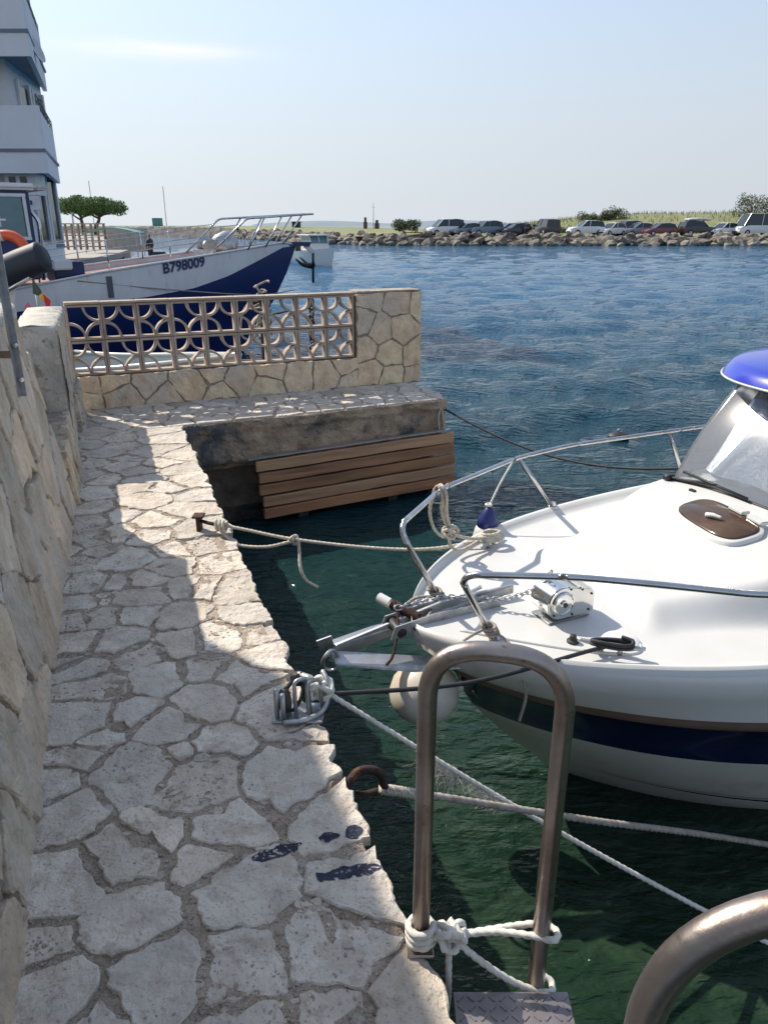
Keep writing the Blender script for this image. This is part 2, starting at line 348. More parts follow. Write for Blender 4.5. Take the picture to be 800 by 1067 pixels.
def stones(bm, cells, o, ux, uy, nn, th=.03, rough=.012, tone=(.78, 1.12), tint=.06, step=.03, bev=.008, tilt=.006, warmth=0, relax=0, relief=1.0):
    col = bm.loops.layers.float_color.get('Col') or bm.loops.layers.float_color.new('Col')
    for s, poly in cells:
        c = sum(poly, Vector((0, 0))) / len(poly); pts = []
        # round corners: subdivide then relax
        for i in range(len(poly)):
            a = poly[i]; b = poly[(i + 1) % len(poly)]; k = max(1, int((b - a).length / step))
            pts += [a.lerp(b, t / k) for t in range(k)]
        if len(pts) < 5: continue
        for _ in range(relax):
            pts = [(pts[i - 1] + pts[i] * 2 + pts[(i + 1) % len(pts)]) / 4 for i in range(len(pts))]
        sd_ = random.random() * 100
        outl = []
        for q in pts:
            nv = noise.noise(Vector((q.x * 9, q.y * 9, sd_))) * rough * 1.3 + noise.noise(Vector((q.x * 34, q.y * 34, sd_))) * rough * .7
            d = (q - c); nv -= max(0, noise.noise(Vector((q.x * 15, q.y * 15, sd_ + 40))) - .25) * rough * 2.2; outl.append(q + (d.normalized() * nv if d.length > 1e-6 else d))
        g = random.uniform(*tone); w_ = random.uniform(-tint, tint) + warmth
        cc = (min(1.3, g * (1 + w_)), min(1.3, g * (1 + .15 * w_)), min(1.3, g * (1 - w_ * .9)), 1)
        tx, ty = random.uniform(-tilt, tilt) * 4, random.uniform(-tilt, tilt) * 4; hz = random.uniform(-tilt, tilt)
        def P(q, h):
            hh = h + (hz + (q - c).x * tx + (q - c).y * ty if h > -th * .99 else 0)
            return o + ux * q.x + uy * q.y + nn * hh
        r0 = [bm.verts.new(P(q, -th)) for q in outl]
        r1 = [bm.verts.new(P(q, -bev * random.uniform(.7, 1.6))) for q in outl]
        r2 = [bm.verts.new(P(q + (c - q).normalized() * bev * random.uniform(.8, 1.8), 0)) for q in outl]
        L = max((q - c).length for q in outl)
        def rel(q, k): qq = q.lerp(c, k); return P(qq, relief * (noise.noise(Vector((qq.x * 11, qq.y * 11, sd_))) * .006 + abs(noise.noise(Vector((qq.x * 28, qq.y * 28, sd_)))) * -.004))
        r3 = [bm.verts.new(rel(q, .16)) for q in outl]; r4 = [bm.verts.new(rel(q, .42)) for q in outl]; r5 = [bm.verts.new(rel(q, .70)) for q in outl]
        m_ = len(outl)
        fs = []
        for a_, b_ in ((r0, r1), (r1, r2), (r2, r3), (r3, r4), (r4, r5)):
            for k in range(m_): fs.append(bm.faces.new((a_[k], a_[(k + 1) % m_], b_[(k + 1) % m_], b_[k])))
        fs.append(bm.faces.new(r5))
        for f in fs:
            for lp in f.loops: lp[col] = cc
# ------------------------------------------------------------------ water surface
def waves():
    rnd = random.Random(3); comps = []
    for i in range(34):
        lam = .16 * (1.095 ** i) * rnd.uniform(.9, 1.1); th = R(rnd.gauss(-72, 30)); k = 2 * math.pi / lam
        comps.append((k * math.cos(th), k * math.sin(th), lam * rnd.uniform(.0045, .0105), rnd.uniform(0, 6.28)))
    return comps
WC = waves()
def wave(x, y, lod):
    h = 0
    for kx, ky, a_, ph in WC:
        if 6.28 / math.hypot(kx, ky) > lod: h += a_ * math.sin(kx * x + ky * y + ph)
    d = math.hypot(x - .3, y - 3); amp = min(1, .20 + max(0, (y - 4.5) / 5)) * min(1, 110 / max(y, 1))
    return h * amp
bm = bmesh.new()
rows = []; y = .2
while y < 95: rows.append(y); y *= 1.0125; y += .006
cols = 300; V = []
for y in rows:
    x0, x1 = -.95 * y - 3, .95 * y + 3; rr = []
    for i in range(cols):
        x = x0 + (x1 - x0) * i / (cols - 1); cell = max((x1 - x0) / cols, y * .0125 + .006)
        fade = min(1, (95 - y) / 20)
        rr.append(bm.verts.new((x, y, WZ + wave(x, y, cell * 2.5) * fade)))
    V.append(rr)
for a_, b_ in zip(V, V[1:]):
    for i in range(cols - 1): bm.faces.new((a_[i], a_[i + 1], b_[i + 1], b_[i]))
# flat skirts out to the horizon, butted to the waved sheet
yl = rows[-1]; xl, xr = V[-1][0].co.x, V[-1][-1].co.x
xl0, xr0 = V[0][0].co.x, V[0][-1].co.x
def quad(*pp): bm.faces.new([bm.verts.new(p_) for p_ in pp])
quad((xl, yl, WZ), (xr, yl, WZ), (3000, 3000, WZ), (-3000, 3000, WZ))
quad((-3000, 3000, WZ), (-3000, -60, WZ), (xl0, rows[0], WZ), (xl, yl, WZ))
quad((xr, yl, WZ), (xr0, rows[0], WZ), (3000, -60, WZ), (3000, 3000, WZ))
quad((-3000, -60, WZ), (3000, -60, WZ), (xr0, rows[0], WZ), (xl0, rows[0], WZ))
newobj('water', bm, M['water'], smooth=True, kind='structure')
# seabed sheet reaching the horizon
bm = bmesh.new(); quadv = [bm.verts.new(v) for v in ((-3000, -60, -4), (3000, -60, -4), (3000, 3000, -4), (-3000, 3000, -4))]; bm.faces.new(quadv)
newobj('seabed', bm, M['sand'], kind='structure')
# ------------------------------------------------------------------ quay
QA = Vector((.43, .33)); QB = Vector((-1.715, 5.98))          # edge line of the quay
ED = (QB - QA).normalized(); EN = Vector((ED.y, -ED.x))       # EN points to the water
def edge(t): return QA + (QB - QA) * t
base = [(-2.72, 6.60), (-2.01, 4.62), (-1.474, 3.195), (-1.243, 2.515), (-.997, 1.657), (-.869, 1.316), (-.58, .35), (-.42, -.2)]
bm = bmesh.new()
z3 = lambda v, z=0: Vector((v[0], v[1], z))
# mortar bed, a grid with small relief
def lerp_base(y):
    B_ = sorted(base, key=lambda q: q[1])
    for a_, b_ in zip(B_, B_[1:]):
        if a_[1] <= y <= b_[1]: return a_[0] + (b_[0] - a_[0]) * (y - a_[1]) / (b_[1] - a_[1])
    return B_[0][0] if y < B_[0][1] else B_[-1][0]
def qedge(y): return QA.x + (QB.x - QA.x) * (y - QA.y) / (QB.y - QA.y)
def bed(u, v):
    y = -.2 + u * 7.4; x0 = lerp_base(y) - .3; x1 = qedge(y) - .02 - .012 * noise.noise(Vector((y * 5, 0, 0)))
    if y > 6.0: x1 = QB.x + (y - 6) * .3
    x = x0 + (x1 - x0) * v
    return Vector((x, y, -.0065 + .007 * noise.noise(Vector((x * 9, y * 9, 1)))))
gridmesh(bm, bed, 150, 36)
newobj('quay_bed', bm, M['mortar'], smooth=True, kind='structure', recalc=False)
region = [(-2.62, 6.58), (-1.80, 6.92), (-1.715, 5.98), (.415, .35), (.62, -.2), (-.42, -.2), (-.869, 1.316), (-1.243, 2.515), (-2.01, 4.62)][::-1]
def inreg(q): return lerp_base(q.y) + .03 < q.x < (qedge(q.y) - .03 if q.y < 5.95 else -1.8)
seeds = SEEDS = [
(-1.36,3.12), (-1.25,2.98), (-1.12,3.15), (-0.93,3.08), (-1.06,2.83), (-0.87,2.82), (-1.21,2.79), (-0.59,2.79), (-1.23,2.59), (-1.09,2.60), (-0.96,2.48), (-1.21,2.49), (-0.79,2.60), (-0.65,2.64), (-1.11,2.40), (-0.83,2.34), (-1.04,2.27), (-0.65,2.41), (-0.47,2.49), (-0.61,2.21), (-0.47,2.28), (-1.05,2.11), (-0.89,2.14), (-0.71,2.05), (-0.53,1.97), (-0.96,1.91), (-0.76,1.83), (-0.98,1.78), (-0.56,1.78), (-0.33,1.81), (-0.89,1.66), (-0.63,1.60), (-0.46,1.63), (-0.68,1.53), (-0.48,1.54), (-0.82,1.42), (-0.63,1.32), (-0.80,1.23), (-0.35,1.41), (-0.50,1.15), (-0.74,1.10), (-0.11,1.63), (-0.12,1.25), (0.09,1.09), (-0.32,1.19), (-1.50,3.98), (-1.44,3.73), (-1.23,3.70), (-1.29,3.38), (-1.42,3.46), (-1.08,3.51), (-0.95,3.58), (-0.82,3.32), (-1.04,3.29), (-0.66,3.08), (-0.79,3.08), (-1.25,3.12), (-1.10,3.00), (-0.54,2.66), (-1.02,3.79), (-0.36,2.17), (-0.14,1.02), (-1.66,3.87), (-1.55,3.66), (-1.48,3.36), (-1.33,2.93), (-1.27,2.76), (-0.33,2.12), (-0.66,1.90), (-0.93,1.99), (-0.57,2.38), (-0.60,1.04), (-0.28,0.99)]
PF = Vector((.9087, .4175))            # direction of the pier front face
PA = Vector((-1.67, 6.04))             # where it meets the quay edge
pregion = [(.62, -.2), tuple(PA), tuple(PA - PF * 1.1), (-2.35, 4.62), (-1.25, 1.3), (-.6, -.2)]
seeds = poisson(pregion, lambda q: .19 + .03 * random.random() if q.y > 4 else .21, 4000, seeds, inside=lambda q: lerp_base(q.y) - .12 < q.x < qedge(q.y) - .03 and q.y < 5.9 + .3 * (q.x + 1.7))
cells = voronoi(pregion, seeds, .015, .12)
bm = bmesh.new()
stones(bm, cells, Vector((0, 0, 0)), Vector((1, 0, 0)), Vector((0, 1, 0)), Vector((0, 0, 1)), .03, .020, (.84, 1.10), .03, .016, .0035, .0035)
# loose chips bedded in the joints
rc = random.Random(4); chips = []
for k in range(1500):
    y = rc.uniform(.5, 5.8); x = rc.uniform(lerp_base(y) + .02, qedge(y) - .05); r_ = rc.uniform(.006, .022) * (1.5 if rc.random() < .1 else 1); a0 = rc.random() * 6
    chips.append((Vector((x, y)), [Vector((x + r_ * rc.uniform(.6, 1.3) * math.cos(a0 + j * 1.05), y + r_ * rc.uniform(.5, 1.2) * math.sin(a0 + j * 1.05))) for j in range(6)]))
stones(bm, chips, Vector((0, 0, -.0042)), Vector((1, 0, 0)), Vector((0, 1, 0)), Vector((0, 0, 1)), .02, .004, (.6, 1.0), .06, .02, .003, .002)
newobj('stone_path', bm, M['flag'], kind='structure', recalc=False)
# pier top
def PQ(a, b): return PA + PF * a + Vector((-PF.y, PF.x)) * b
ppoly = [PQ(-1.15, 0), PQ(2.47, 0), PQ(2.56, .25), PQ(2.48, .95), PQ(-1.25, .95)]
sd2 = poisson(ppoly, .19, 2500, inside=lambda q: True)
sd2 = [s for s in sd2 if -.0 < (s - PA).dot(Vector((-PF.y, PF.x))) < .95]
bm = bmesh.new()
stones(bm, voronoi(ppoly, sd2, .014), Vector((0, 0, .002)), Vector((1, 0, 0)), Vector((0, 1, 0)), Vector((0, 0, 1)), .03, .014, (.72, 1.1), .05, .022, .006, .003)
newobj('pier_paving', bm, M['flag'], kind='structure', recalc=False)
bm = bmesh.new()
def pbed(u, v):
    q = PQ(-1.2 + 3.70 * u, .02 + .95 * v); return Vector((q.x, q.y, -.010 + .006 * noise.noise(Vector((q.x * 9, q.y * 9, 1)))))
gridmesh(bm, pbed, 90, 24)
newobj('pier_bed', bm, M['mortar'], smooth=True, kind='structure', recalc=False)
# quay side, irregular rough face down to the seabed
bm = bmesh.new()
def qside(u, v):
    p_ = QA - ED * .6 + ED * (6.7 * u); z = -.012 - 3.2 * v ** 1.4
    off = -.035 + .045 * noise.noise(Vector((u * 26, z * 6, 0))) + (.02 * noise.noise(Vector((u * 90, z * 20, 3)))) - .10 * min(1, v * 3) * (1 if z < -.3 else .2)
    if v == 0: off = -.06
    return Vector((p_.x + EN.x * off, p_.y + EN.y * off, z))
gridmesh(bm, qside, 240, 40, mfun=lambda i, j: 1 if .012 + 3.2 * (j / 39) ** 1.4 > .70 + .10 * noise.noise(Vector((i * .2, 0, 0))) else 0)
newobj('quay_side', bm, [M['concrete'], M['algae']], smooth=True, kind='structure', recalc=False)
# pier body: front face, end face, upper ledge proud of the lower footing
bm = bmesh.new()
outl = [PQ(-.3, 0), PQ(2.47, 0), PQ(2.56, .22), PQ(2.50, 1.25), PQ(-1.6, 1.25)]
def pathpt(L, s):
    tot = [(L[i + 1] - L[i]).length for i in range(len(L) - 1)]; s *= sum(tot)
    for i, t_ in enumerate(tot):
        if s <= t_ or i == len(tot) - 1: return L[i].lerp(L[i + 1], min(1, s / t_)), (L[i + 1] - L[i]).normalized()
        s -= t_
def pside(u, v):
    p_, d = pathpt(outl, u); nn_ = Vector((d.y, -d.x)); z = -.013 - 3.0 * v ** 1.6
    off = .03 * noise.noise(Vector((p_.x * 7, p_.y * 7, z * 8))) + .02 * noise.noise(Vector((p_.x * 25, p_.y * 25, z * 25)))
    if z < -.40 and u < .5: off -= .14
    elif z < -.45: off -= .05
    if z > -.1: off += .02
    if v == 0: off = -.02
    return Vector((p_.x + nn_.x * off, p_.y + nn_.y * off, z))
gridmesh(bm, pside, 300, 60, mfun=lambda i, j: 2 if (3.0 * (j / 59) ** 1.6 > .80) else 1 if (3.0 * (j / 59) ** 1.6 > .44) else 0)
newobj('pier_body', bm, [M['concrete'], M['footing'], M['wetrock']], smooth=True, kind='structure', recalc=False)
# ------------------------------------------------------------------ stone walls left of the path
def wallrun(name, label, p0, p1, h, back, thick, sp=.27, start=0, cap=True, z0=-.02, tone=(.72, 1.12), group=None, endplaster=False, warm=.05):
    p0 = Vector(p0); p1 = Vector(p1); d = (p1 - p0); L = d.length; d.normalize(); nr = Vector((d.y, -d.x))  # towards the path
    t_ = thing(name, label, 'wall', (p0.x, p0.y, z0)); 
    ux = Vector((d.x, d.y, 0)); uy = Vector((-nr.x * back, -nr.y * back, h - z0)); hh = uy.length; uy.normalize(); nn_ = ux.cross(uy)
    if nn_.dot(Vector((nr.x, nr.y, 0))) < 0: nn_ = -nn_
    reg = [(0, 0), (L, 0), (L, hh), (0, hh)]
    cs = voronoi(reg, poisson(reg, sp, 2500, stretch=1.25), .008, .1)
    bm = bmesh.new(); o = Vector((p0.x, p0.y, z0)) + nn_ * .020
    stones(bm, cs, o, ux, uy, nn_, .045, .026, tone, .05, .018, .006, .008, warm, relief=1.4)
    # end faces
    e1 = Vector((-nr.x, -nr.y, 0))
    if not endplaster:
        reg2 = [(0, 0), (thick, 0), (thick, h - z0), (0, h - z0)]
        for pp, sgn in ((p1, 1), (p0, -1)):
            top_o = Vector((pp.x, pp.y, z0)) + ux * (.019 * sgn) - Vector((nr.x, nr.y, 0)) * .03
            stones(bm, voronoi([(0, 0), (thick - .05, 0), (thick - back - .05, h - z0), (back, h - z0)], poisson(reg2, sp * .8, 800), .011), top_o, e1, Vector((0, 0, 1)), ux * sgn, .05, .014, tone, .04, .025, .010, .01, warm)
    newobj('facing_stones', bm, M['wstone'], t_, frame=W, recalc=False)
    bm = bmesh.new()
    c_ = [Vector((p0.x, p0.y, z0)), Vector((p1.x, p1.y, z0)), Vector((p1.x, p1.y, h)), Vector((p0.x, p0.y, h))]
    B3 = Vector((-nr.x, -nr.y, 0))
    f0 = c_[0]; f1 = c_[1]; f2 = c_[2] + B3 * back; f3 = c_[3] + B3 * back
    b0 = c_[0] + B3 * thick; b1 = c_[1] + B3 * thick; b2 = c_[2] + B3 * thick; b3 = c_[3] + B3 * thick
    vv = [bm.verts.new(q) for q in (f0, f1, f2, f3, b0, b1, b2, b3)]
    for q in ((0, 1, 2, 3), (5, 4, 7, 6), (1, 5, 6, 2), (4, 0, 3, 7), (3, 2, 6, 7), (4, 5, 1, 0)): bm.faces.new([vv[i] for i in q])
    newobj('core', bm, M['wmortar'], t_, frame=W)
    if cap:
        bm = bmesh.new(); n_ = int(L / .05)
        def cp(u, v):
            prof = [(-.02, -.05), (-.025, .0), (-.005, .022), (.5, .03), (1.0, .02), (1.02, -.05)]
            k = prof[int(round(v * 5))]; p_ = p0 + d * (L * u); wth = thick - back
            a_ = back + k[0] * wth if 0 < k[0] < 1.01 else back + k[0]
            if k[0] > 1: a_ = thick + .015
            q = Vector((p_.x, p_.y, h + k[1])) + B3 * a_
            return q + Vector((noise.noise(q * 8), noise.noise(q * 8 + Vector((5, 5, 5))), noise.noise(q * 9 + Vector((9, 0, 0))))) * .012
        gridmesh(bm, cp, n_, 6)
        newobj('coping', bm, M['plaster'], t_, frame=W, smooth=True)
    return t_, p0, p1, nr, d
wallrun('stone_wall', 'tall leaning rubble stone wall nearest the viewer, along the left side of the path', (-.33, -.28), (-1.84, 4.16), 1.14, .15, .5, sp=.25)
wallrun('stone_wall', 'recessed middle stretch of rubble wall just beyond the tall near wall', (-2.03, 4.18), (-2.40, 5.16), .74, .02, .35, sp=.22)
wallrun('stone_plinth', 'low dark topped stone ledge at the foot of the recessed wall', (-1.815, 4.17), (-2.195, 5.16), .33, .03, .2, sp=.2, cap=False)
t_, p0, p1, nr, d = wallrun('stone_parapet', 'far low parapet of rubble with a whitewashed end, running up to the pierced block fence', (-2.235, 5.2), (-2.70, 6.50), .885, .015, .27, sp=.22, endplaster=True, warm=.0)
bm = bmesh.new()
def endp(u, v):
    a_ = -.02 + .31 * u; z = -.02 + .93 * v
    q = Vector((p0.x, p0.y, 0)) - Vector((nr.x, nr.y, 0)) * a_ - Vector((d.x, d.y, 0)) * .03; q.z = z
    return q - Vector((d.x, d.y, 0)) * (.018 * noise.noise(q * 5) + .01 * noise.noise(q * 18) - (.03 if u in (0, 1) or v == 1 else 0))
gridmesh(bm, endp, 22, 44)
newobj('end_plaster', bm, M['plaster'], t_, frame=W, smooth=True)
bm = bmesh.new()
def endstrip(u, v):
    z = -.02 + .925 * v; w_ = .10 + .02 * noise.noise(Vector((z * 6, 0, 0)))
    q = Vector((p0.x, p0.y, z)) + Vector((nr.x, nr.y, 0)) * (.031 + .006 * noise.noise(Vector((u * 4, z * 9, 4)))) + Vector((d.x, d.y, 0)) * (-.045 + w_ * u)
    return q
gridmesh(bm, endstrip, 5, 44)
newobj('whitewash_strip', bm, M['plaster'], t_, frame=W, smooth=True)
wallrun('stone_plinth', 'small weathered stone buttress in the corner below the pierced block fence', (-2.40, 5.80), (-2.64, 6.48), .31, .02, .12, sp=.17, cap=False, warm=-.03)
# steel post bolted on the near wall
t_ = thing('steel_post', 'grey galvanised upright post bolted to the top of the near stone wall', 'post', (-1.50, 3.10, .88))
bm = bmesh.new(); box(bm, (-1.505, 3.10, 1.9), (.024, .005, 2.04)); box(bm, (-1.5165, 3.087, 1.9), (.005, .022, 2.04)); newobj('angle_bar', bm, M['galv'], t_, frame=W)
for z in (.95, 1.09):
    bm = bmesh.new(); lathe(bm, [(.011, 0), (.011, .01), (.006, .016)], 6, Matrix.Translation((-1.50, 3.094, z)) @ Matrix.Rotation(R(90), 4, 'X')); newobj('bolt', bm, M['steel'], t_, frame=W)
bm = bmesh.new(); box(bm, (-1.56, 3.115, 1.05), (.10, .015, .03)); newobj('wall_bracket', bm, M['steelold'], t_, frame=W)
# ------------------------------------------------------------------ pierced block fence on its stone base
FO = Vector((-2.72, 6.555)); FD = Vector((3.08, 1.36)).normalized(); FNb = Vector((-FD.y, FD.x))   # FNb: away from the camera
FM = Matrix(((FD.x, FNb.x, 0, FO.x), (FD.y, FNb.y, 0, FO.y), (0, 0, 1, 0), (0, 0, 0, 1)))
t_ = thing('block_fence', 'pierced concrete block fence on a rubble base with a stone end pillar', 'fence', (FO.x, FO.y, 0))
def fstones(name, a0, a1, z0, z1, yy, sp, side=None, sd_=0):
    bm = bmesh.new(); reg = [(0, 0), (a1 - a0, 0), (a1 - a0, z1 - z0), (0, z1 - z0)]
    stones(bm, voronoi(reg, poisson(reg, sp, 1500), .009, .09), Vector((a0, yy - .016, z0)), Vector((1, 0, 0)), Vector((0, 0, 1)), Vector((0, -1, 0)), .03, .012, (1.0, 1.25), .04, .022, .005, .003, .13)
    if side:
        w_ = side; reg = [(0, 0), (w_, 0), (w_, z1 - z0), (0, z1 - z0)]
        stones(bm, voronoi(reg, poisson(reg, sp, 500), .010), Vector((a1 + .012, yy + .003, z0)), Vector((0, 1, 0)), Vector((0, 0, 1)), Vector((1, 0, 0)), .02, .008, (1.0, 1.25), .04, .022, .005, .003, .13)
    newobj(name, bm, M['wstone'], t_, frame=FM, recalc=False)
bm = bmesh.new(); box(bm, (1.34, .10, .14), (2.68, .19, .29)); newobj('base_wall', bm, M['wmortar'], t_, frame=FM)
fstones('base_stones', 0, 2.68, 0, .29, .003, .24)
bm = bmesh.new(); box(bm, (3.03, .13, .45), (.70, .25, .92)); newobj('pillar', bm, M['wmortar'], t_, frame=FM)
fstones('pillar_stones', 2.68, 3.385, 0, .915, .003, .26, side=.25)
bm = bmesh.new(); box(bm, (3.03, .13, .925), (.715, .27, .022)); bevel_all(bm, .008, 2); newobj('pillar_cap', bm, M['wmortar'], t_, frame=FM)
def arcbar(bm, cx, cz, r, a0, a1, tk, y0, y1, seg=8):
    pr = []
    for i in range(seg + 1):
        th = a0 + (a1 - a0) * i / seg; c_, s_ = math.cos(th), math.sin(th)
        pr.append([bm.verts.new((cx + c_ * q, yy, cz + s_ * q)) for q, yy in ((r - tk, y0), (r + tk, y0), (r + tk, y1), (r - tk, y1))])
    for a_, b_ in zip(pr, pr[1:]):
        for k in range(4): bm.faces.new((a_[k], a_[(k + 1) % 4], b_[(k + 1) % 4], b_[k]))
    bm.faces.new(pr[0]); bm.faces.new(pr[-1][::-1])
BW = 2.66 / 9; BH = .308
for row in range(2):
    for i in range(9):
        bm = bmesh.new(); col = bm.loops.layers.float_color.new('Col'); x0 = .005 + i * BW; zb = .292 + row * BH
        y0, y1 = .035 + random.uniform(-.003, .003), .125; wv = .021; e = .0015
        box(bm, (x0 + wv / 2 + e, (y0 + y1) / 2, zb + BH / 2), (wv, y1 - y0, BH - .006)); box(bm, (x0 + BW - wv / 2 - e, (y0 + y1) / 2, zb + BH / 2), (wv, y1 - y0, BH - .006))
        box(bm, (x0 + BW / 2, (y0 + y1) / 2 + .001, zb + .013), (BW - 2 * wv - 2 * e, y1 - y0 - .004, .02)); box(bm, (x0 + BW / 2, (y0 + y1) / 2 + .001, zb + BH - .013), (BW - 2 * wv - 2 * e, y1 - y0 - .004, .02))
        ix0, ix1, iz0, iz1 = x0 + wv, x0 + BW - wv, zb + .022, zb + BH - .022; rr = (ix1 - ix0) / 2 - .004
        cor = [(ix0, iz0, 0), (ix1, iz0, 90), (ix1, iz1, 180), (ix0, iz1, 270)]
        skip = {0: None, 1: 1, 2: 3, 3: None, 4: 1, 5: 3}[(i * 5 + row * 2) % 6] if i < 8 else None
        for k, (cx, cz, a0) in enumerate(cor):
            if k == skip: continue
            arcbar(bm, cx, cz, rr, R(a0 + 1), R(a0 + 89), .0095, y0 + .004, y1 - .004)
        bmesh.ops.bevel(bm, geom=[e_ for e_ in bm.edges if e_.calc_length() > .03], offset=.003, segments=1, affect='EDGES')
        g = random.uniform(.82, 1.12)
        for f in bm.faces:
            for lp in f.loops: lp[col] = (g, g * random.uniform(.98, 1.0), g * .97, 1)
        newobj('pierced_block', bm, M['block'], t_, frame=FM)
for i in range(9):
    bm = bmesh.new(); col = bm.loops.layers.float_color.new('Col'); box(bm, (.005 + (i + .5) * BW, .08, .292 + 2 * BH + .010 + random.uniform(-.001, .002)), (BW - .004, .115, .02)); bevel_all(bm, .004)
    g = random.uniform(.95, 1.2)
    for f in bm.faces:
        for lp in f.loops: lp[col] = (g, g, g * .97, 1)
    newobj('coping_slab', bm, M['block'], t_, frame=FM)
# timber rubbing boards on the pier face
t_ = thing('timber_boards', 'five weathered brown timber boards bolted to the pier face above the water', 'boards', (PQ(.57, 0).x, PQ(.57, 0).y, -.95))
PMx = Matrix(((PF.x, -PF.y, 0, PA.x), (PF.y, PF.x, 0, PA.y), (0, 0, 1, 0), (0, 0, 0, 1)))
zs = [-.345, -.455, -.565, -.675, -.785, -.895]
for k in range(5):
    bm = bmesh.new(); col = bm.loops.layers.float_color.new('Col')
    a0, a1 = .57 + random.uniform(-.01, .015) + .015 * k, 2.52 + random.uniform(-.02, .02) + (.03 if k > 1 else 0); zc = zs[k] - .05 - .006
    tiltz = .05
    vs_ = box(bm, ((a0 + a1) / 2, -.09 + random.uniform(-.006, .006), zc), (a1 - a0, .045, .094))
    for v in vs_: v.co.z += (v.co.x - a0) / (a1 - a0) * tiltz - .01
    bmesh.ops.subdivide_edges(bm, edges=[e_ for e_ in bm.edges if e_.calc_length() > 1], cuts=24)
    bevel_all(bm, .005, 1)
    for v in bm.verts: v.co += Vector((0, noise.noise(v.co * 3 + Vector((k, 0, 0))) * .006, noise.noise(v.co * 4 + Vector((0, k, 0))) * .005))
    g = [1.25, 1.0, .85, 1.15, 1.0][k]
    for f in bm.faces:
        for lp in f.loops: lp[col] = (g, g * [1.12, 1, 1, 1.12, .95][k], g * [1.2, 1, .95, 1.2, .9][k], 1)
    pl = newobj('plank', bm, M['wood'], t_, frame=PMx)
bm = bmesh.new(); vs_ = box(bm, (1.5, -.085, -.335), (1.98, .05, .012))
for v in vs_: v.co.z += (v.co.x - .57) / 1.95 * .05
newobj('top_strip', bm, M['galv'], t_, frame=PMx)
for a_ in (1.0, 1.9):
    bm = bmesh.new(); box(bm, (a_, -.045, -.66), (.09, .05, .62)); newobj('batten', bm, M['wetrock'], t_, frame=PMx)
# unseen house added left of the frame to shade the near path
t_ = thing('shade_house', 'unseen plain house added outside the frame to shade the near path', 'house', (-3.6, 4.75, -.95))
qa = Vector((-3.56, 4.75)); qb = qa - ED * 8.5; back = -EN * 5
pw = [qa, qb, qb + back, qa + back]
bm = bmesh.new(); prism(bm, [(q.x, q.y) for q in pw], -.95, 3.50); newobj('walls', bm, M['bwall'], t_, frame=W)
bm = bmesh.new(); prism(bm, [(q.x, q.y) for q in pw], 3.50, 3.72); newobj('roof', bm, M['bankg'], t_, frame=W)
# neighbouring ground behind the near wall
bm = bmesh.new(); prism(bm, [(-.5, -.9), (-1.99, 3.9), (-3.4, 3.5), (-3.3, -.9)], -1.5, .05); newobj('yard_ground', bm, M['bankg'], kind='structure')
# ------------------------------------------------------------------ white cabin boat moored bow-to
BA = R(25); BX, BY = .12, 2.68
BF = Matrix.Translation((BX, BY, 0)) @ Matrix.Rotation(BA, 4, 'Z')
boat = thing('cabin_boat', 'white fibreglass cabin boat with blue roof and navy hull stripe moored bow to the path', 'boat', (BX, BY, WZ), BA)
def bl(name, bm, mats, parent=boat, smooth=False, **k): return newobj(name, bm, mats, parent, smooth, frame=BF, **k)
def b2w(s, w, z): return BF @ Vector((s, w, z))
LEN = 5.6
def zd(s): return .005 - .028 * max(0, s - .6)
#   level: start s, max half width, scale, exponent, z offset
LV = [(0.00, 1.18, .80, .80, 0.0), (.0, 1.205, .80, .80, -.03), (.045, 1.215, .80, .80, -.10), (.16, 1.225, .80, .82, -.205), (.185, 1.245, .80, .82, -.225), (.195, 1.245, .80, .82, -.248), (.21, 1.215, .80, .83, -.262),
      (.26, 1.215, .78, .86, -.38), (.30, 1.21, .78, .88, -.445), (.37, 1.20, .77, .9, -.53), (.52, 1.17, .75, .95, -.70), (.66, 1.10, .75, 1.0, -.84), (.86, .95, .80, 1.0, -1.06), (1.5, .4, 1.2, 1.0, -1.3)]
def hullp(l, tau):
    s0, Wd, sc, ex, dz = LV[l]; s = s0 + (LEN - s0) * tau; x = max(0, s - s0)
    w = Wd * (1 - math.exp(-((x / sc) ** ex))) if x > 0 else 0
    # keep the pointed stem slightly rounded
    z = zd(s) + dz - (.0 if l < 3 else .045 * min(1, x / 2.2))
    if l >= 9: z = max(z, -1.35)
    return s, w, z
NT = 70
taus = [(i / (NT - 1)) ** 2.0 for i in range(NT)]
bm = bmesh.new(); matl = {}
def mrow(l): return 0 if l < 3 else 1 if l < 6 else 2 if l < 8 else 3
for sg in (1, -1):
    G = [[bm.verts.new((lambda q: (q[0], q[1] * sg, q[2]))(hullp(l, t))) for t in taus] for l in range(len(LV))]
    for l in range(len(LV) - 1):
        for i in range(NT - 1):
            f = bm.faces.new((G[l][i], G[l][i + 1], G[l + 1][i + 1], G[l + 1][i])); f.material_index = mrow(l)
    tr_ = bm.faces.new([G[l][-1] for l in range(len(LV))] + [bm.verts.new((LEN, 0, -1.3)), bm.verts.new((LEN, 0, zd(LEN)))])
bmesh.ops.remove_doubles(bm, verts=bm.verts, dist=.0015)
hull = bl('hull', bm, [M['gel'], M['brownrub'], M['navy'], M['hullgrey']], smooth=55)
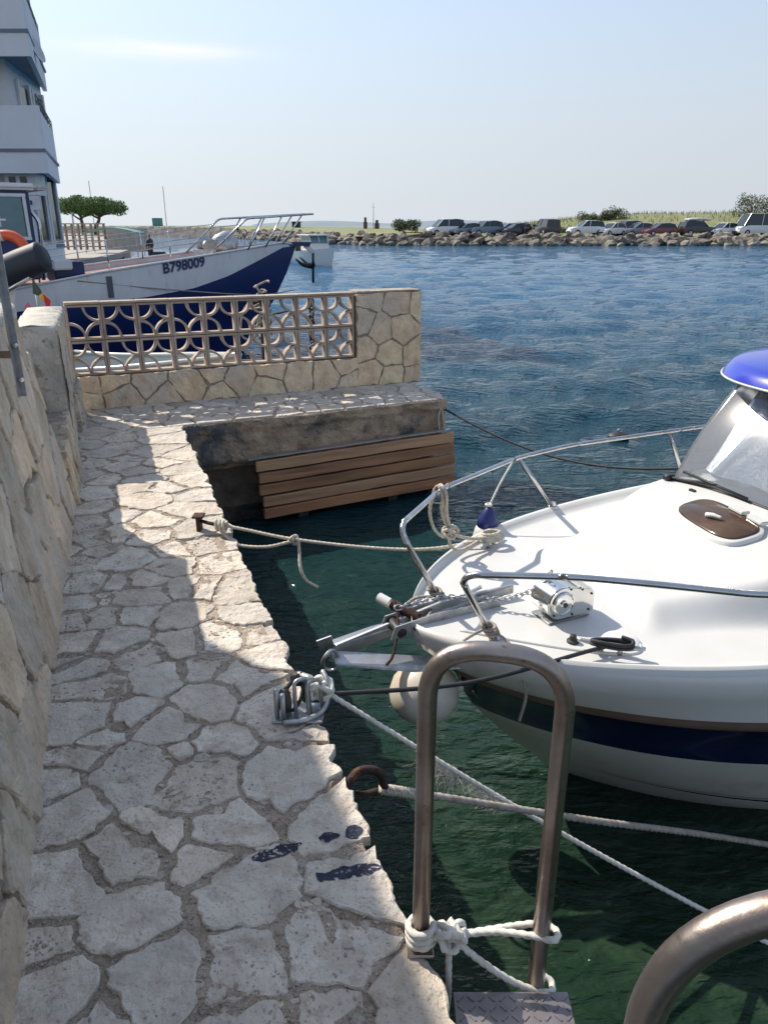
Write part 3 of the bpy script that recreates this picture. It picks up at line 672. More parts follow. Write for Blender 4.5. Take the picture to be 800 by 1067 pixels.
# thin double pinstripe lower down the hull, thin solid strips proud of the skin
def strip(name, l0, f0, f1, t0, t1, m_, off=.004):
    bm = bmesh.new()
    for sg in (-1, 1):
        def g(u, v):
            t = t0 + (t1 - t0) * u; a_ = hullp(l0, t); b_ = hullp(l0 + 1, t); taper = min(1, u * 3)
            k = f0 + (f1 - f0) * v * taper
            return Vector((a_[0] * (1 - k) + b_[0] * k, sg * (a_[1] * (1 - k) + b_[1] * k + off), a_[2] * (1 - k) + b_[2] * k))
        gridmesh(bm, g, 60, 2)
    bl(name, bm, m_, smooth=True)
strip('pinstripe', 10, .10, .18, .03, 1, M['navy']); strip('pinstripe', 10, .30, .62, .03, 1, M['navy'])
# deck height field
def smooth(a_, b_, x):
    x = max(0, min(1, (x - a_) / (b_ - a_))); return x * x * (3 - 2 * x)
def gw(s): return hullp(0, min(1, s / LEN))[1]
def deckz(s, w):
    g = max(gw(s), .001); k = abs(w) / g
    z = zd(s) + .035 * smooth(.90, .965, k) * (1 - smooth(.985, 1.0, k)) + .012 * (1 - k * k)
    # trunk
    hw = min(g - .15, .42 + .38 * smooth(.8, 2.2, s))
    s0 = .92 - .20 * min(1, (abs(w) / .6) ** 2)
    edge_ = smooth(s0 - .03, s0 + .10, s) * (1 - smooth(hw - .12, hw + .05, abs(w)))
    rise = .075 + .18 * smooth(s0, s0 + 1.15, s)
    z += edge_ * rise * (1 - .25 * (min(1, abs(w) / hw)) ** 2)
    return z
bm = bmesh.new()
ND = 130; NW = 90
grid_s = [0.004 + (3.0 - .004) * (i / (ND - 1)) ** 1.15 for i in range(ND)]
V = []
for s in grid_s:
    g = gw(s); V.append([bm.verts.new((s, g * (-1 + 2 * j / (NW - 1)), deckz(s, g * (-1 + 2 * j / (NW - 1))))) for j in range(NW)])
for a_, b_ in zip(V, V[1:]):
    for j in range(NW - 1): bm.faces.new((a_[j], a_[j + 1], b_[j + 1], b_[j]))
bl('deck', bm, M['gelnon'], smooth=True)
bm = bmesh.new()
def aft(u, v): s = 3.0 + 2.6 * u; g = gw(s); w = g * (-1 + 2 * v); return Vector((s, w, zd(s) - .35 * (1 if abs(w) < g - .16 and s > 4.1 else 0)))
gridmesh(bm, aft, 40, 40); bl('cockpit', bm, M['gelnon'])
# anchor locker lid outline (raised groove ring) and well pad
def onDeck(pts, r, h=.002):
    return [Vector((s, w, deckz(s, w) + h)) for s, w in pts]
bm = bmesh.new(); tube(bm, catmull(onDeck([(.16, -.10), (.30, -.24), (.50, -.42), (.66, -.52), (.74, -.50), (.76, -.40)], .006), 8), .007, 6)
tube(bm, catmull(onDeck([(.24, .02), (.30, .14), (.44, .20)], .006), 6), .010, 8)
bl('locker_edge', bm, M['gel'], smooth=True)
bm = bmesh.new(); lathe(bm, [(.075, 0), (.075, .006), (.066, .012), (.05, .013), (.045, .02), (.02, .024)], 28, Matrix.Translation((.70, -.43, deckz(.70, -.43) - .002))); bl('deck_plate', bm, M['gel'], smooth=40)
bm = bmesh.new(); lathe(bm, [(.024, 0), (.024, .008), (.015, .012), (.013, .030), (.006, .034)], 14, Matrix.Translation((.52, -.36, deckz(.52, -.36)))); bl('rubber_cap', bm, M['black'], smooth=40)
# windlass : profile extruded across the boat
bm = bmesh.new(); cx, cz, rr = .57, .105, .088; prof = []
for i in range(19):
    th = R(80) + R(200) * i / 18; prof.append((cx + rr * math.cos(th), cz + rr * math.sin(th)))
prof += [(cx + .04, .018), (cx + .18, .018), (cx + .195, .03), (cx + .195, .125), (cx + .17, .155)]
zb0 = deckz(.6, -.15)
for sg, mi in ((0, 0),):
    a_ = [bm.verts.new((x, -.235, z + zb0)) for x, z in prof]; b_ = [bm.verts.new((x, -.085, z + zb0)) for x, z in prof]; k_ = len(prof)
    for i in range(k_): bm.faces.new((a_[i], a_[(i + 1) % k_], b_[(i + 1) % k_], b_[i]))
    bm.faces.new(a_); bm.faces.new(b_[::-1])
bmesh.ops.recalc_face_normals(bm, faces=bm.faces[:])
bmesh.ops.bevel(bm, geom=[e for e in bm.edges if abs(e.verts[0].co.y - e.verts[1].co.y) < 1e-5], offset=.007, segments=2, affect='EDGES')
BW_ = BF @ Matrix.Translation((cx, -.16, zb0)) @ Matrix.Diagonal((.84, .84, .84, 1)) @ Matrix.Translation((-cx, .16, -zb0))
wind = newobj('windlass', bm, M['chrome'], boat, 40, frame=BW_)
RX = Matrix.Rotation(R(90), 4, 'X')
bm = bmesh.new(); lathe(bm, [(.062, 0), (.062, .008), (.054, .012), (.050, .006), (.02, .006), (.02, .014), (.012, .016)], 28, Matrix.Translation((cx, -.236, cz + zb0)) @ RX); newobj('drum_cover', bm, M['chrome'], wind, 40, frame=BW_)
bm = bmesh.new(); lathe(bm, [(.013, 0), (.013, .004), (.009, .005)], 16, Matrix.Translation((cx, -.251, cz + zb0)) @ RX); newobj('hub', bm, M['black'], wind, frame=BW_)
for dx, dz in ((-.05, -.055), (.04, .07), (.06, -.07), (.17, .02), (.16, -.065), (.11, .055)):
    bm = bmesh.new(); lathe(bm, [(.006, 0), (.006, .003), (.003, .004)], 10, Matrix.Translation((cx + dx, -.236, cz + dz + zb0)) @ RX); newobj('screw', bm, M['black'], wind, frame=BW_)
bm = bmesh.new(); box(bm, (cx + .05, -.16, zb0 + .006), (.25, .15, .010)); bevel_all(bm, .005, 2); newobj('base_plate', bm, M['galv'], wind, frame=BW_)
# mooring cleats
def cleat(s, w, ang):
    z = deckz(s, w); m_ = Matrix.Translation((s, w, z)) @ Matrix.Rotation(ang, 4, 'Z'); bm = bmesh.new()
    for dx in (-.035, .035): tube(bm, [m_ @ Vector((dx, 0, 0)), m_ @ Vector((dx, 0, .033))], .010, 10)
    tube(bm, catmull([m_ @ Vector(v) for v in ((-.125, 0, .040), (-.06, 0, .036), (.06, 0, .036), (.125, 0, .040))], 5), lambda t: .0075 + .004 * math.sin(math.pi * t), 10)
    bl('cleat', bm, M['galv'], smooth=True)
cleat(.60, -.485, R(-42)); cleat(.75, .60, R(38))
# hatch
HS, HW_ = 1.66, .01
def hz(s, w): return deckz(s, w)
def oval(a_, b_, n_=40, ex=3.2):
    out = []
    for i in range(n_):
        th = 2 * math.pi * i / n_; c_, s_ = math.cos(th), math.sin(th)
        out.append((a_ * math.copysign(abs(c_) ** (2 / ex), c_), b_ * math.copysign(abs(s_) ** (2 / ex), s_)))
    return out
hr = R(-10)
def hpt(x, y, h):
    s = HS + x * math.cos(hr) - y * math.sin(hr); w = HW_ + x * math.sin(hr) + y * math.cos(hr)
    sl_ = (deckz(HS + .1, 0) - deckz(HS - .1, 0)) / .2
    return Vector((s, w, deckz(HS, 0) + (s - HS) * sl_ + h))
def ovalslab(name, a_, b_, h0, h1, m_, parent, inner=None, ch=.006):
    bm = bmesh.new(); R_ = []
    prof = [(0, h0), (0, h1 - ch), (ch, h1)]
    for dx, hh in prof: R_.append([bm.verts.new(hpt(x * (1 - dx / a_), y * (1 - dx / b_), hh)) for x, y in oval(a_, b_)])
    if inner: R_ += [[bm.verts.new(hpt(x, y, hh)) for x, y in oval(a_ - inner, b_ - inner)] for hh in (h1, h0)]
    for p_, q_ in zip(R_, R_[1:]):
        for k in range(40): bm.faces.new((p_[k], p_[(k + 1) % 40], q_[(k + 1) % 40], q_[k]))
    if not inner: bm.faces.new(R_[-1])
    return bl(name, bm, m_, smooth=45) if parent is None else newobj(name, bm, m_, parent, 45, frame=BF)
# local x along boat, y across
hat = ovalslab('hatch', .135, .235, -.01, .022, M['gel'], None, inner=None)
ovalslab('hatch_pane', .115, .215, .02, .032, M['smoked'], hat)
bm = bmesh.new(); tube(bm, catmull([hpt(-.04, .03, .042), hpt(-.03, .0, .05), hpt(-.01, -.04, .046)], 5), lambda t: .014 - .006 * t, 10); newobj('latch', bm, M['gel'], hat, True, frame=BF)
bm = bmesh.new()
for yy in (-.13, .0):
    c_ = hpt(.118, yy, .036); box(bm, c_, (.05, .10, .018), Matrix.Rotation(hr, 4, 'Z'))
bevel_all(bm, .004, 2); newobj('hinge', bm, M['gel'], hat, frame=BF)
# pulpit rails
def rail(name, runs, r=.0125):
    bm = bmesh.new()
    for pts in runs: tube(bm, pts, r, 12)
    return bl(name, bm, M['steel'], smooth=True)
def corner(P, rad=.06, k=6):       # round the corners of a polyline
    P = [Vector(p) for p in P]; out = [P[0]]
    for i in range(1, len(P) - 1):
        a_ = (P[i - 1] - P[i]); b_ = (P[i + 1] - P[i]); ra = min(rad, a_.length * .45, b_.length * .45)
        p0 = P[i] + a_.normalized() * ra; p2 = P[i] + b_.normalized() * ra
        for j in range(k + 1):
            t = j / k; out.append(p0 * (1 - t) ** 2 + P[i] * 2 * t * (1 - t) + p2 * t * t)
    out.append(P[-1]); return out
far = corner([(.21, .12, 0), (.02, .19, .385), (.43, .56, .375), (1.08, .86, .365), (1.5, .95, .36), (2.45, 1.0, .34), (3.4, 1.02, .33)], .09)
pul = rail('bow_rail', [catmull(far[:1] + far[1:], 2), [Vector((1.37, .90, .01)), Vector((1.08, .865, .362))], [Vector((2.50, 1.0, -.03)), Vector((2.30, .995, .342))]])
for s, w in ((.21, .12), (1.37, .90), (2.50, 1.0)):
    bm = bmesh.new(); lathe(bm, [(.03, 0), (.03, .006), (.016, .012), (.014, .03)], 16, Matrix.Translation((s, w, deckz(s, w) - .002))); newobj('rail_foot', bm, M['steel'], pul, 40, frame=BF)
near = corner([(.26, -.20, 0), (.03, -.285, .375), (.41, -.49, .375), (.66, -.67, .37), (.91, -.86, .365), (1.5, -.99, .36), (3.2, -1.03, .33)], .085)
pul2 = rail('bow_rail', [catmull(near, 2), [Vector((2.1, -1.0, -.03)), Vector((1.95, -1.0, .35))]])
bm = bmesh.new(); lathe(bm, [(.03, 0), (.03, .006), (.016, .012), (.014, .03)], 16, Matrix.Translation((.26, -.20, deckz(.26, -.2) - .002))); newobj('rail_foot', bm, M['steel'], pul2, 40, frame=BF)
# wheelhouse: sides, windscreen, roof
def wsb(t):       # windscreen base curve, t -1..1  (near .. far)
    a_ = abs(t); w = .72 * math.sin(min(1, a_) * math.pi / 2) ** .8 * (1 if t > 0 else -1)
    s = 1.96 + 1.0 * (max(0, a_ - .58) / .42) ** 1.6
    return s, w
def wst(t):
    s, w = wsb(t); return s + .42 - .12 * abs(t) ** 3, w * .90
bm = bmesh.new()
def scr(u, v):
    t = -1 + 2 * u; a_ = wsb(t); b_ = wst(t); z0 = deckz(min(2.95, a_[0]), a_[1] * .9) - .005; z1 = .79
    k = v; bulge = .03 * math.sin(math.pi * v)
    return Vector((a_[0] * (1 - k) + b_[0] * k - bulge, (a_[1] * (1 - k) + b_[1] * k) * (1 + .02 * math.sin(math.pi * v)), z0 * (1 - k) + z1 * k))
gridmesh(bm, scr, 49, 12); ws = bl('windscreen', bm, M['screen'], smooth=True)
bm = bmesh.new(); tube(bm, [scr(i / 48, 0) + Vector((-.006, 0, .006)) for i in range(49)], .009, 8); newobj('screen_seal', bm, M['black'], ws, True, frame=BF)
for uu in (.915, .085):
    bm = bmesh.new(); tube(bm, [scr(uu, k / 10) for k in range(11)], .012, 8); newobj('screen_post', bm, M['gel'], ws, True, frame=BF)
# wiper
bm = bmesh.new(); q0 = Vector((1.93, .60, deckz(1.93, .6) + .02)); q1 = scr(.60, .05) + Vector((-.03, 0, .01)); q2 = scr(.80, .20) + Vector((-.04, 0, .012))
tube(bm, [q0 + Vector((.05, .05, .0)), q0, q1], .007, 8); tube(bm, [scr(.74, .10) + Vector((-.03, 0, .0)), scr(.52, .03) + Vector((-.035, 0, .01))], .008, 6)
box(bm, q0, (.05, .04, .03)); newobj('wiper', bm, M['black'], ws, True, frame=BF)
for s, w in ((1.86, .36), (1.93, -.12), (1.9, -.5)):
    bm = bmesh.new(); box(bm, (s, w, deckz(s, w) + .004), (.018, .035, .012)); bl('deck_fitting', bm, M['black'])
# inside: dashboard and rear bulkhead seen through the screen
bm = bmesh.new(); box(bm, (2.55, 0, .20), (.85, 1.25, .04)); bevel_all(bm, .01, 2); bl('dashboard', bm, M['gel'])
bm = bmesh.new()
def shade(u, v): t = -.8 + 1.6 * u; a_ = wsb(t); b_ = wst(t); k = .05 + .7 * v; return Vector((a_[0] * (1 - k) + b_[0] * k + .14 + .02 * math.sin(u * 23 + v * 3), (a_[1] * (1 - k) + b_[1] * k) * .9, (.22) * (1 - k) + .78 * k))
gridmesh(bm, shade, 40, 8); bl('sun_shade', bm, mat('foil_shade', (.80, .82, .84), (.66, .70, .76), 6, .30, .02, 7, metal=.6), smooth=True)
bm = bmesh.new()
for sg in (1, -1): box(bm, (3.55, sg * .74, .18), (1.15, .04, .50)); box(bm, (3.0, sg * .70, .60), (.10, .05, .36)); box(bm, (4.05, sg * .70, .60), (.08, .05, .36))
box(bm, (4.12, 0, .2), (.04, 1.44, .55)); bl('cabin_side', bm, M['gel'])
for sg in (1, -1):
    bm = bmesh.new(); box(bm, (3.53, sg * .72, .60), (.98, .012, .34)); bl('side_window', bm, M['screen'])
# roof shell
bm = bmesh.new(); RS, RWd = 3.12, .86
def roofp(th, k):   # k 0 rim .. 1 centre
    ex = 2.7; c_, s_ = math.cos(th), math.sin(th)
    a_ = 1.07; x = a_ * math.copysign(abs(c_) ** (2 / ex), c_); y = RWd * math.copysign(abs(s_) ** (2 / ex), s_)
    return RS + x, y
rings = []
for f_, z in ((.90, .76), (.985, .767), (1.0, .78), (.985, .815), (.95, .85), (.93, .857), (.88, .87), (.6, .91), (.3, .925), (.02, .93)):
    rings.append([bm.verts.new((RS + (roofp(2 * math.pi * k / 64, 0)[0] - RS) * f_, roofp(2 * math.pi * k / 64, 0)[1] * f_, z)) for k in range(64)])
for i_, (p_, q_) in enumerate(zip(rings, rings[1:])):
    for k in range(64): bm.faces.new((p_[k], p_[(k + 1) % 64], q_[(k + 1) % 64], q_[k])).material_index = 0
bm.faces.new(rings[-1]); f = bm.faces.new(rings[0][::-1]); f.material_index = 1
rf = bl('roof', bm, [M['blueroof'], M['black']], smooth=50)
for s, w in ((2.45, .25), (2.5, -.2), (2.75, .5)):
    bm = bmesh.new(); lathe(bm, [(.018, 0), (.018, .006), (.006, .014)], 10, Matrix.Translation((s, w, .888))); newobj('roof_stud', bm, M['black'], rf, frame=BF)
bm = bmesh.new(); ring_ = [Vector((RS + (roofp(2 * math.pi * k / 96, 0)[0] - RS) * 1.003, roofp(2 * math.pi * k / 96, 0)[1] * 1.003, .775)) for k in range(96)]
tube(bm, ring_, .006, 6, closed=True); newobj('roof_trim', bm, M['gel'], rf, True, frame=BF)
# bow roller: channel cheeks in galvanised steel
bm = bmesh.new()
for sg in (1, -1):
    v_ = [bm.verts.new((s, .055 + sg * .05 + dy, z)) for dy in (-.003, .003) for s, z in ((.42, .012), (.42, .05), (.10, .055), (-.08, .035), (-.10, -.02), (.05, -.01))]
    bm.faces.new(v_[:6]); bm.faces.new(v_[6:][::-1])
    for k in range(6): bm.faces.new((v_[k], v_[(k + 1) % 6], v_[6 + (k + 1) % 6], v_[6 + k]))
box(bm, (.18, .055, .005), (.48, .10, .006)); rol = bl('bow_roller', bm, M['galv'])
bm = bmesh.new(); lathe(bm, [(.012, -.062), (.03, -.045), (.018, 0), (.03, .045), (.012, .062)], 16, Matrix.Translation((-.05, .055, .0)) @ RX); newobj('roller_wheel', bm, M['black'], rol, True, frame=BF)
bm = bmesh.new(); tube(bm, [Vector((.30, -.05, -.28)), Vector((.26, -.06, -.33)), Vector((.30, -.07, -.38)), Vector((.35, -.06, -.33)), Vector((.30, -.05, -.285))], .007, 8); bl('towing_eye', bm, M['steel'], smooth=True)
# ------------------------------------------------------------------ anchor with its chain
an = thing('plough_anchor', 'galvanised anchor with long flat flukes lying on the bow roller of the cabin boat', 'anchor', tuple(b2w(-.2, .05, -.15)))
def al(name, bm, m_, parent=an, smooth=False): return newobj(name, bm, m_, parent, smooth, frame=BF if name == 'chain' else BF @ Matrix.Translation((.06, 0, -.01)))
def plate(bm, pts, tk, nrm_):
    n3 = Vector(nrm_).normalized() * tk / 2; a_ = [bm.verts.new(Vector(p_) + n3) for p_ in pts]; b_ = [bm.verts.new(Vector(p_) - n3) for p_ in pts]; k_ = len(pts)
    bm.faces.new(a_); bm.faces.new(b_[::-1])
    for k in range(k_): bm.faces.new((a_[k], b_[k], b_[(k + 1) % k_], a_[(k + 1) % k_]))
bm = bmesh.new(); plate(bm, [(.46, .06, .045), (.46, .06, .085), (.10, .07, .075), (-.36, .10, -.03), (-.40, .10, -.075), (-.30, .10, -.085), (.08, .07, .02)], .014, (0, 1, .1)); bevel_all(bm, .002); al('shank', bm, M['galv'])
bm = bmesh.new(); plate(bm, [(-.39, .10, -.055), (-.39, .035, -.08), (-.10, -.085, -.12), (.12, -.15, -.125), (-.03, -.045, -.095)], .010, (.2, .3, 1)); bevel_all(bm, .002); al('fluke', bm, M['galv'])
bm = bmesh.new(); plate(bm, [(-.39, .12, -.05), (-.37, .165, -.05), (-.16, .20, -.05), (.03, .21, -.05), (-.10, .155, -.06)], .010, (.2, -.3, 1)); bevel_all(bm, .002); al('fluke', bm, M['galv'])
bm = bmesh.new(); tube(bm, [(-.115, .215, .075), (-.085, .15, .065)], .022, 14); al('stock_end', bm, M['gel'], smooth=40)
bm = bmesh.new(); tube(bm, [(-.09, .16, .068), (.0, .03, .03)], .022, 14); tube(bm, catmull([(-.08, .14, .085), (-.10, .06, .03), (-.16, -.02, -.06), (-.20, -.04, -.09)], 6), .006, 8); al('stock', bm, M['rust'], smooth=40)
bm = bmesh.new(); plate(bm, [(-.44, .11, -.0), (-.38, .10, .015), (-.36, .12, -.05), (-.42, .13, -.06)], .008, (.3, 1, 0)); tube(bm, catmull([Vector((-.40 + .035 * math.cos(t), .06 + .008 * math.sin(t * 2), -.075 + .045 * math.sin(t))) for t in [k * math.pi / 4 for k in range(8)]], 3, closed=True), .008, 8, closed=True); al('shackle', bm, M['galv'], smooth=40)
def chain(bm, pts, L=.034, w=.011, r=.0032):
    P = resample(catmull(pts, 8), L * .72)
    for i in range(len(P) - 1):
        c_ = (P[i] + P[i + 1]) / 2; d = (P[i + 1] - P[i]).normalized(); up = Vector((0, 0, 1)); sd_ = d.cross(up).normalized(); u2 = sd_.cross(d)
        a_ = (sd_ + u2) if i % 2 else (sd_ - u2); a_.normalize(); pp = []
        for k in range(16):
            th = 2 * math.pi * k / 16; x = math.cos(th) * w; y = math.sin(th) * w; x += math.copysign(L / 2 - w, math.cos(th)) if abs(math.cos(th)) > .01 else 0
            pp.append(c_ + d * x + a_ * y)
        tube(bm, pp, r, 6, closed=True)
bm = bmesh.new(); chain(bm, [(-.05, .065, .085), (.15, .06, .09), (.30, .03, .07), (.42, -.03, .07), (.53, -.12, .13 + zb0), (.56, -.14, .20 + zb0)]); al('chain', bm, M['galv'], smooth=True)
# ------------------------------------------------------------------ fenders
fe = thing('fender', 'big round cream fender hanging under the bow of the cabin boat', 'fender', tuple(b2w(.10, .02, -.5)))
bm = bmesh.new(); FMx = Matrix.Translation((.07, .02, -.325)) @ Matrix.Rotation(R(-20), 4, 'Z') @ Matrix.Rotation(R(82), 4, 'Y') @ Matrix.Diagonal((.86, .86, .66, 1))
lathe(bm, [(.02, -.23), (.05, -.22), (.105, -.18), (.145, -.11), (.16, -.02), (.16, .04), (.145, .11), (.10, .18), (.05, .215), (.02, .22)], 28, FMx); newobj('float', bm, M['fender'], fe, True, frame=BF)
bm = bmesh.new(); lathe(bm, [(.03, .20), (.035, .23), (.03, .25), (.012, .255)], 16, FMx); newobj('end_eye', bm, M['fender'], fe, True, frame=BF)
fe2 = thing('fender', 'slim white fender with a dark blue cap hanging on the far side of the boat', 'fender', tuple(b2w(.97, .95, -.4)))
bm = bmesh.new(); F2 = Matrix.Translation((.86, .80, .03)) @ Matrix.Rotation(R(4), 4, 'X') @ Matrix.Diagonal((.9, .9, 1, 1))
lathe(bm, [(.03, -.48), (.07, -.44), (.085, -.38), (.085, -.08), (.075, -.03), (.062, .0)], 22, F2); newobj('body', bm, M['gel'], fe2, True, frame=BF)
bm = bmesh.new(); lathe(bm, [(.066, -.005), (.060, .035), (.035, .075), (.02, .10), (.012, .105)], 22, F2); newobj('cap', bm, M['bluecap'], fe2, True, frame=BF)
bm = bmesh.new(); ropebm(bm, [(.86, .80, .13), (.95, .83, .25), (1.06, .87, .36)], .005, 4)
tube(bm, catmull([Vector((.86 + .014 * math.cos(t), .80 + .014 * math.sin(t), .145 + .006 * math.sin(3 * t))) for t in [k * math.pi / 3 for k in range(6)]], 3, True), .007, 8, closed=True); newobj('lanyard', bm, M['ropew'], fe2, True, frame=BF)
# ------------------------------------------------------------------ ladder with two arched handrails
lad = thing('quay_ladder', 'boarding ladder at the path edge with two arched tubular steel handrails', 'ladder', (.36, .8, -1.3))
def arch(pts, r, name='handrail'):
    bm = bmesh.new(); tube(bm, corner(pts, .15, 16), r, 18); return newobj(name, bm, M['steelold'], lad, True, frame=W)
arch([(.083, 1.245, .0), (.086, 1.245, .80), (.350, 1.215, .785), (.345, 1.22, -1.3)], .0195)
bm = bmesh.new(); tube(bm, corner([(.212, .43, 0), (.212, .42, 1.075), (.53, .40, 1.095), (.53, .40, -1.3)], .16, 14), .0150, 18); newobj('handrail', bm, M['steelold'], lad, True, frame=W)
for x, y in ((.083, 1.245), (.212, .43)):
    bm = bmesh.new(); box(bm, (x, y, .006), (.060, .060, .010)); bevel_all(bm, .003); newobj('foot_plate', bm, M['steelold'], lad, frame=W)
for k, z in enumerate((-.06, -.34, -.62, -.9)):
    bm = bmesh.new(); x0 = .145 if k == 0 else .30; x1 = .36 if k == 0 else .42
    cx, cy, sx, sy = (x0 + x1) / 2 + .03, .845, x1 - x0 + .04, .66
    box(bm, (cx, cy, z), (sx, sy, .012)); box(bm, (cx, cy + sy / 2, z - .015), (sx, .01, .04)); 
    nx, ny = int(sx / .022), int(sy / .022)
    for i in range(nx):
        for j in range(ny):
            box(bm, (cx - sx / 2 + (i + .6) * sx / nx, cy - sy / 2 + (j + .5) * sy / ny, z + .0068), (.017, .0045, .0026), Matrix.Rotation(R(45 if (i // 1 + j // 1) % 2 else -45), 4, 'Z'))
    newobj('tread', bm, M['treadp'], lad, frame=W)
# rope lashed between the two legs of the arched rail
t_ = thing('lashing_rope', 'grey white rope lashed round both legs of the arched steel handrail', 'rope', (.083, 1.245, .02))
bm = bmesh.new(); pts = []
for k in range(0, 34): th = k * math.pi / 5.5; pts.append((.085 + .029 * math.cos(th), 1.245 + .029 * math.sin(th), .022 + k * .0017))
ropebm(bm, pts, .0085, 3)
newobj('coil', bm, M['ropew'], t_, True, frame=W)
bm = bmesh.new(); ropebm(bm, [(.11, 1.225, .06), (.16, 1.225, .065), (.25, 1.225, .075), (.335, 1.205, .085), (.372, 1.195, .085), (.385, 1.22, .08), (.36, 1.245, .075), (.30, 1.245, .07), (.2, 1.24, .055), (.14, 1.235, .05)], .0075, 8)
ropebm(bm, [(.15, 1.225, .06), (.22, 1.21, .0), (.30, 1.20, -.055), (.375, 1.20, -.085), (.385, 1.23, -.085), (.34, 1.245, -.07)], .0075, 8)
ropebm(bm, [(.148, 1.23, .075), (.146, 1.22, .0), (.147, 1.21, -.10), (.144, 1.215, -.17)], .0075, 8)
newobj('strand', bm, M['ropew'], t_, True, frame=W)
bm = bmesh.new()
ropebm(bm, [(.15 + .026 * math.cos(a) * (1 + .2 * math.sin(3 * a)), 1.222 + .02 * math.sin(a * 2.3), .066 + .026 * math.sin(a)) for a in [k * .62 for k in range(24)]], .008, 4)
newobj('knot', bm, M['ropew'], t_, True, frame=W)
# ------------------------------------------------------------------ mooring hardware on the quay
t_ = thing('iron_bracket', 'rusty iron bracket set upright in the sunlit paving near the pale rope', 'bracket', (-1.0, 3.76, 0))
bm = bmesh.new(); box(bm, (-1.0, 3.765, .04), (.022, .06, .09)); box(bm, (-1.0, 3.765, .083), (.06, .07, .012)); bevel_all(bm, .003); newobj('upright', bm, M['rust'], t_, frame=W)
bm = bmesh.new(); tube(bm, [(-1.0, 3.765, .055), (-.87, 3.70, .05)], .010, 10); newobj('bar', bm, M['rust'], t_, True, frame=W)
# pale rope from the bracket to the boat
P1 = tuple(b2w(.74, .59, .05))
t_ = thing('mooring_rope', 'pale mooring rope with a loose knotted tail from the rusty bracket to the bow', 'rope', (-.9, 3.72, .05))
bm = bmesh.new(); ropebm(bm, [(-.90, 3.715, .055), (-.75, 3.68, .04), (-.47, 3.60, .015), (-.05, 3.52, .0), (.25, 3.48, .015), P1], .0085, 12)
newobj('line', bm, M['rope'], t_, True, frame=W)
bm = bmesh.new(); ropebm(bm, [(-.88, 3.70, .035), (-.78, 3.62, -.02), (-.62, 3.58, -.02), (-.49, 3.59, .005), (-.45, 3.585, .02), (-.44, 3.56, -.04), (-.43, 3.50, -.10), (-.40, 3.47, -.16), (-.34, 3.47, -.20)], .0085, 8); newobj('tail', bm, M['rope'], t_, True, frame=W)
bm = bmesh.new(); ropebm(bm, [(-.47 + .02 * math.cos(a), 3.597 + .014 * math.sin(2 * a), .012 + .022 * math.sin(a)) for a in [k * .8 for k in range(10)]], .008, 4); newobj('knot', bm, M['rope'], t_, True, frame=W); bm = bmesh.new()
ropebm(bm, [(-.90 + .05 * k / 14 + .0, 3.71 + .026 * math.cos(k * 1.1) - k * .0015, .052 + .026 * math.sin(k * 1.1)) for k in range(20)], .008, 5); newobj('wrapping', bm, M['rope'], t_, True, frame=W)
# rope bundle hanging on the far bow rail down to the cleat
t_ = thing('rope_bundle', 'knotted bundle of pale rope hanging from the far bow rail onto its cleat', 'rope', P1)
bm = bmesh.new(); A0 = Vector((.40, .53, .385)); A1 = Vector((.48, .545, .15)); A2 = Vector((.72, .585, .05))
for k in range(5):
    o_ = Vector((random.uniform(-.02, .02), random.uniform(-.015, .015), 0))
    ropebm(bm, [A0 + Vector((.0, .02, -.01)) + o_, A0 + Vector((.01, 0, .018)) + o_, A0 + Vector((.02, -.025, -.02)) + o_, A0.lerp(A1, .55) + o_ * 1.2, A1 + o_ * .5], .0065, 6)
ropebm(bm, [A0 + Vector((-.01, .02, .0)), A0 + Vector((-.04, .01, -.10)), A1 + Vector((-.10, -.01, .04)), A1 + Vector((-.04, .0, -.02)), A1], .0075, 8)
ropebm(bm, [A1, A1 + Vector((.06, .01, -.04)), A1 + Vector((.14, .02, -.07)), A2 + Vector((.0, .0, .01))], .0085, 6)
ropebm(bm, [A1, A1 + Vector((.0, .0, -.07)), A1 + Vector((.06, .0, -.11)), A2 + Vector((-.05, .0, .0))], .0075, 6)
newobj('hanging_turns', bm, M['rope'], t_, True, frame=BF)
bm = bmesh.new(); ropebm(bm, [A1 + Vector((.034 * math.cos(a), .02 * math.sin(2.3 * a), .03 * math.sin(a))) for a in [k * .7 for k in range(20)]], .008, 4); newobj('knot', bm, M['rope'], t_, True, frame=BF)
bm = bmesh.new(); ropebm(bm, [A2 + Vector((.03 + (.075 - k * .0008) * math.cos(a), (.045 - k * .0004) * math.sin(a) + .01, -.01 + k * .0013)) for k, a in [(k, k * .75) for k in range(34)]], .0085, 4); newobj('cleat_coil', bm, M['rope'], t_, True, frame=BF)
# stainless mooring fitting with black block
FIT = Matrix.Translation((-.275, 2.15, 0)) @ Matrix.Diagonal((.84, .84, .92, 1)) @ Matrix.Translation((.275, -2.15, 0))
t_ = thing('mooring_fitting', 'stainless shackles and a black block bolted at the path edge by the boat bow', 'mooring fitting', (-.30, 2.15, 0))
bm = bmesh.new(); lathe(bm, [(.012, -.018), (.040, -.018), (.046, -.010), (.036, 0), (.046, .010), (.040, .018), (.012, .018)], 24, Matrix.Translation((-.345, 2.125, .055)) @ Matrix.Rotation(R(80), 4, 'Y')); newobj('block_sheave', bm, M['black'], t_, 40, frame=FIT)
bm = bmesh.new(); tube(bm, corner([(-.372, 2.085, .0), (-.372, 2.085, .13)], .02), .0105, 12); newobj('pin', bm, M['galv'], t_, True, frame=FIT)
bm = bmesh.new(); tube(bm, [(-.345, 2.065, .0), (-.345, 2.065, .12)], .0105, 12); newobj('pin', bm, M['galv'], t_, True, frame=FIT)
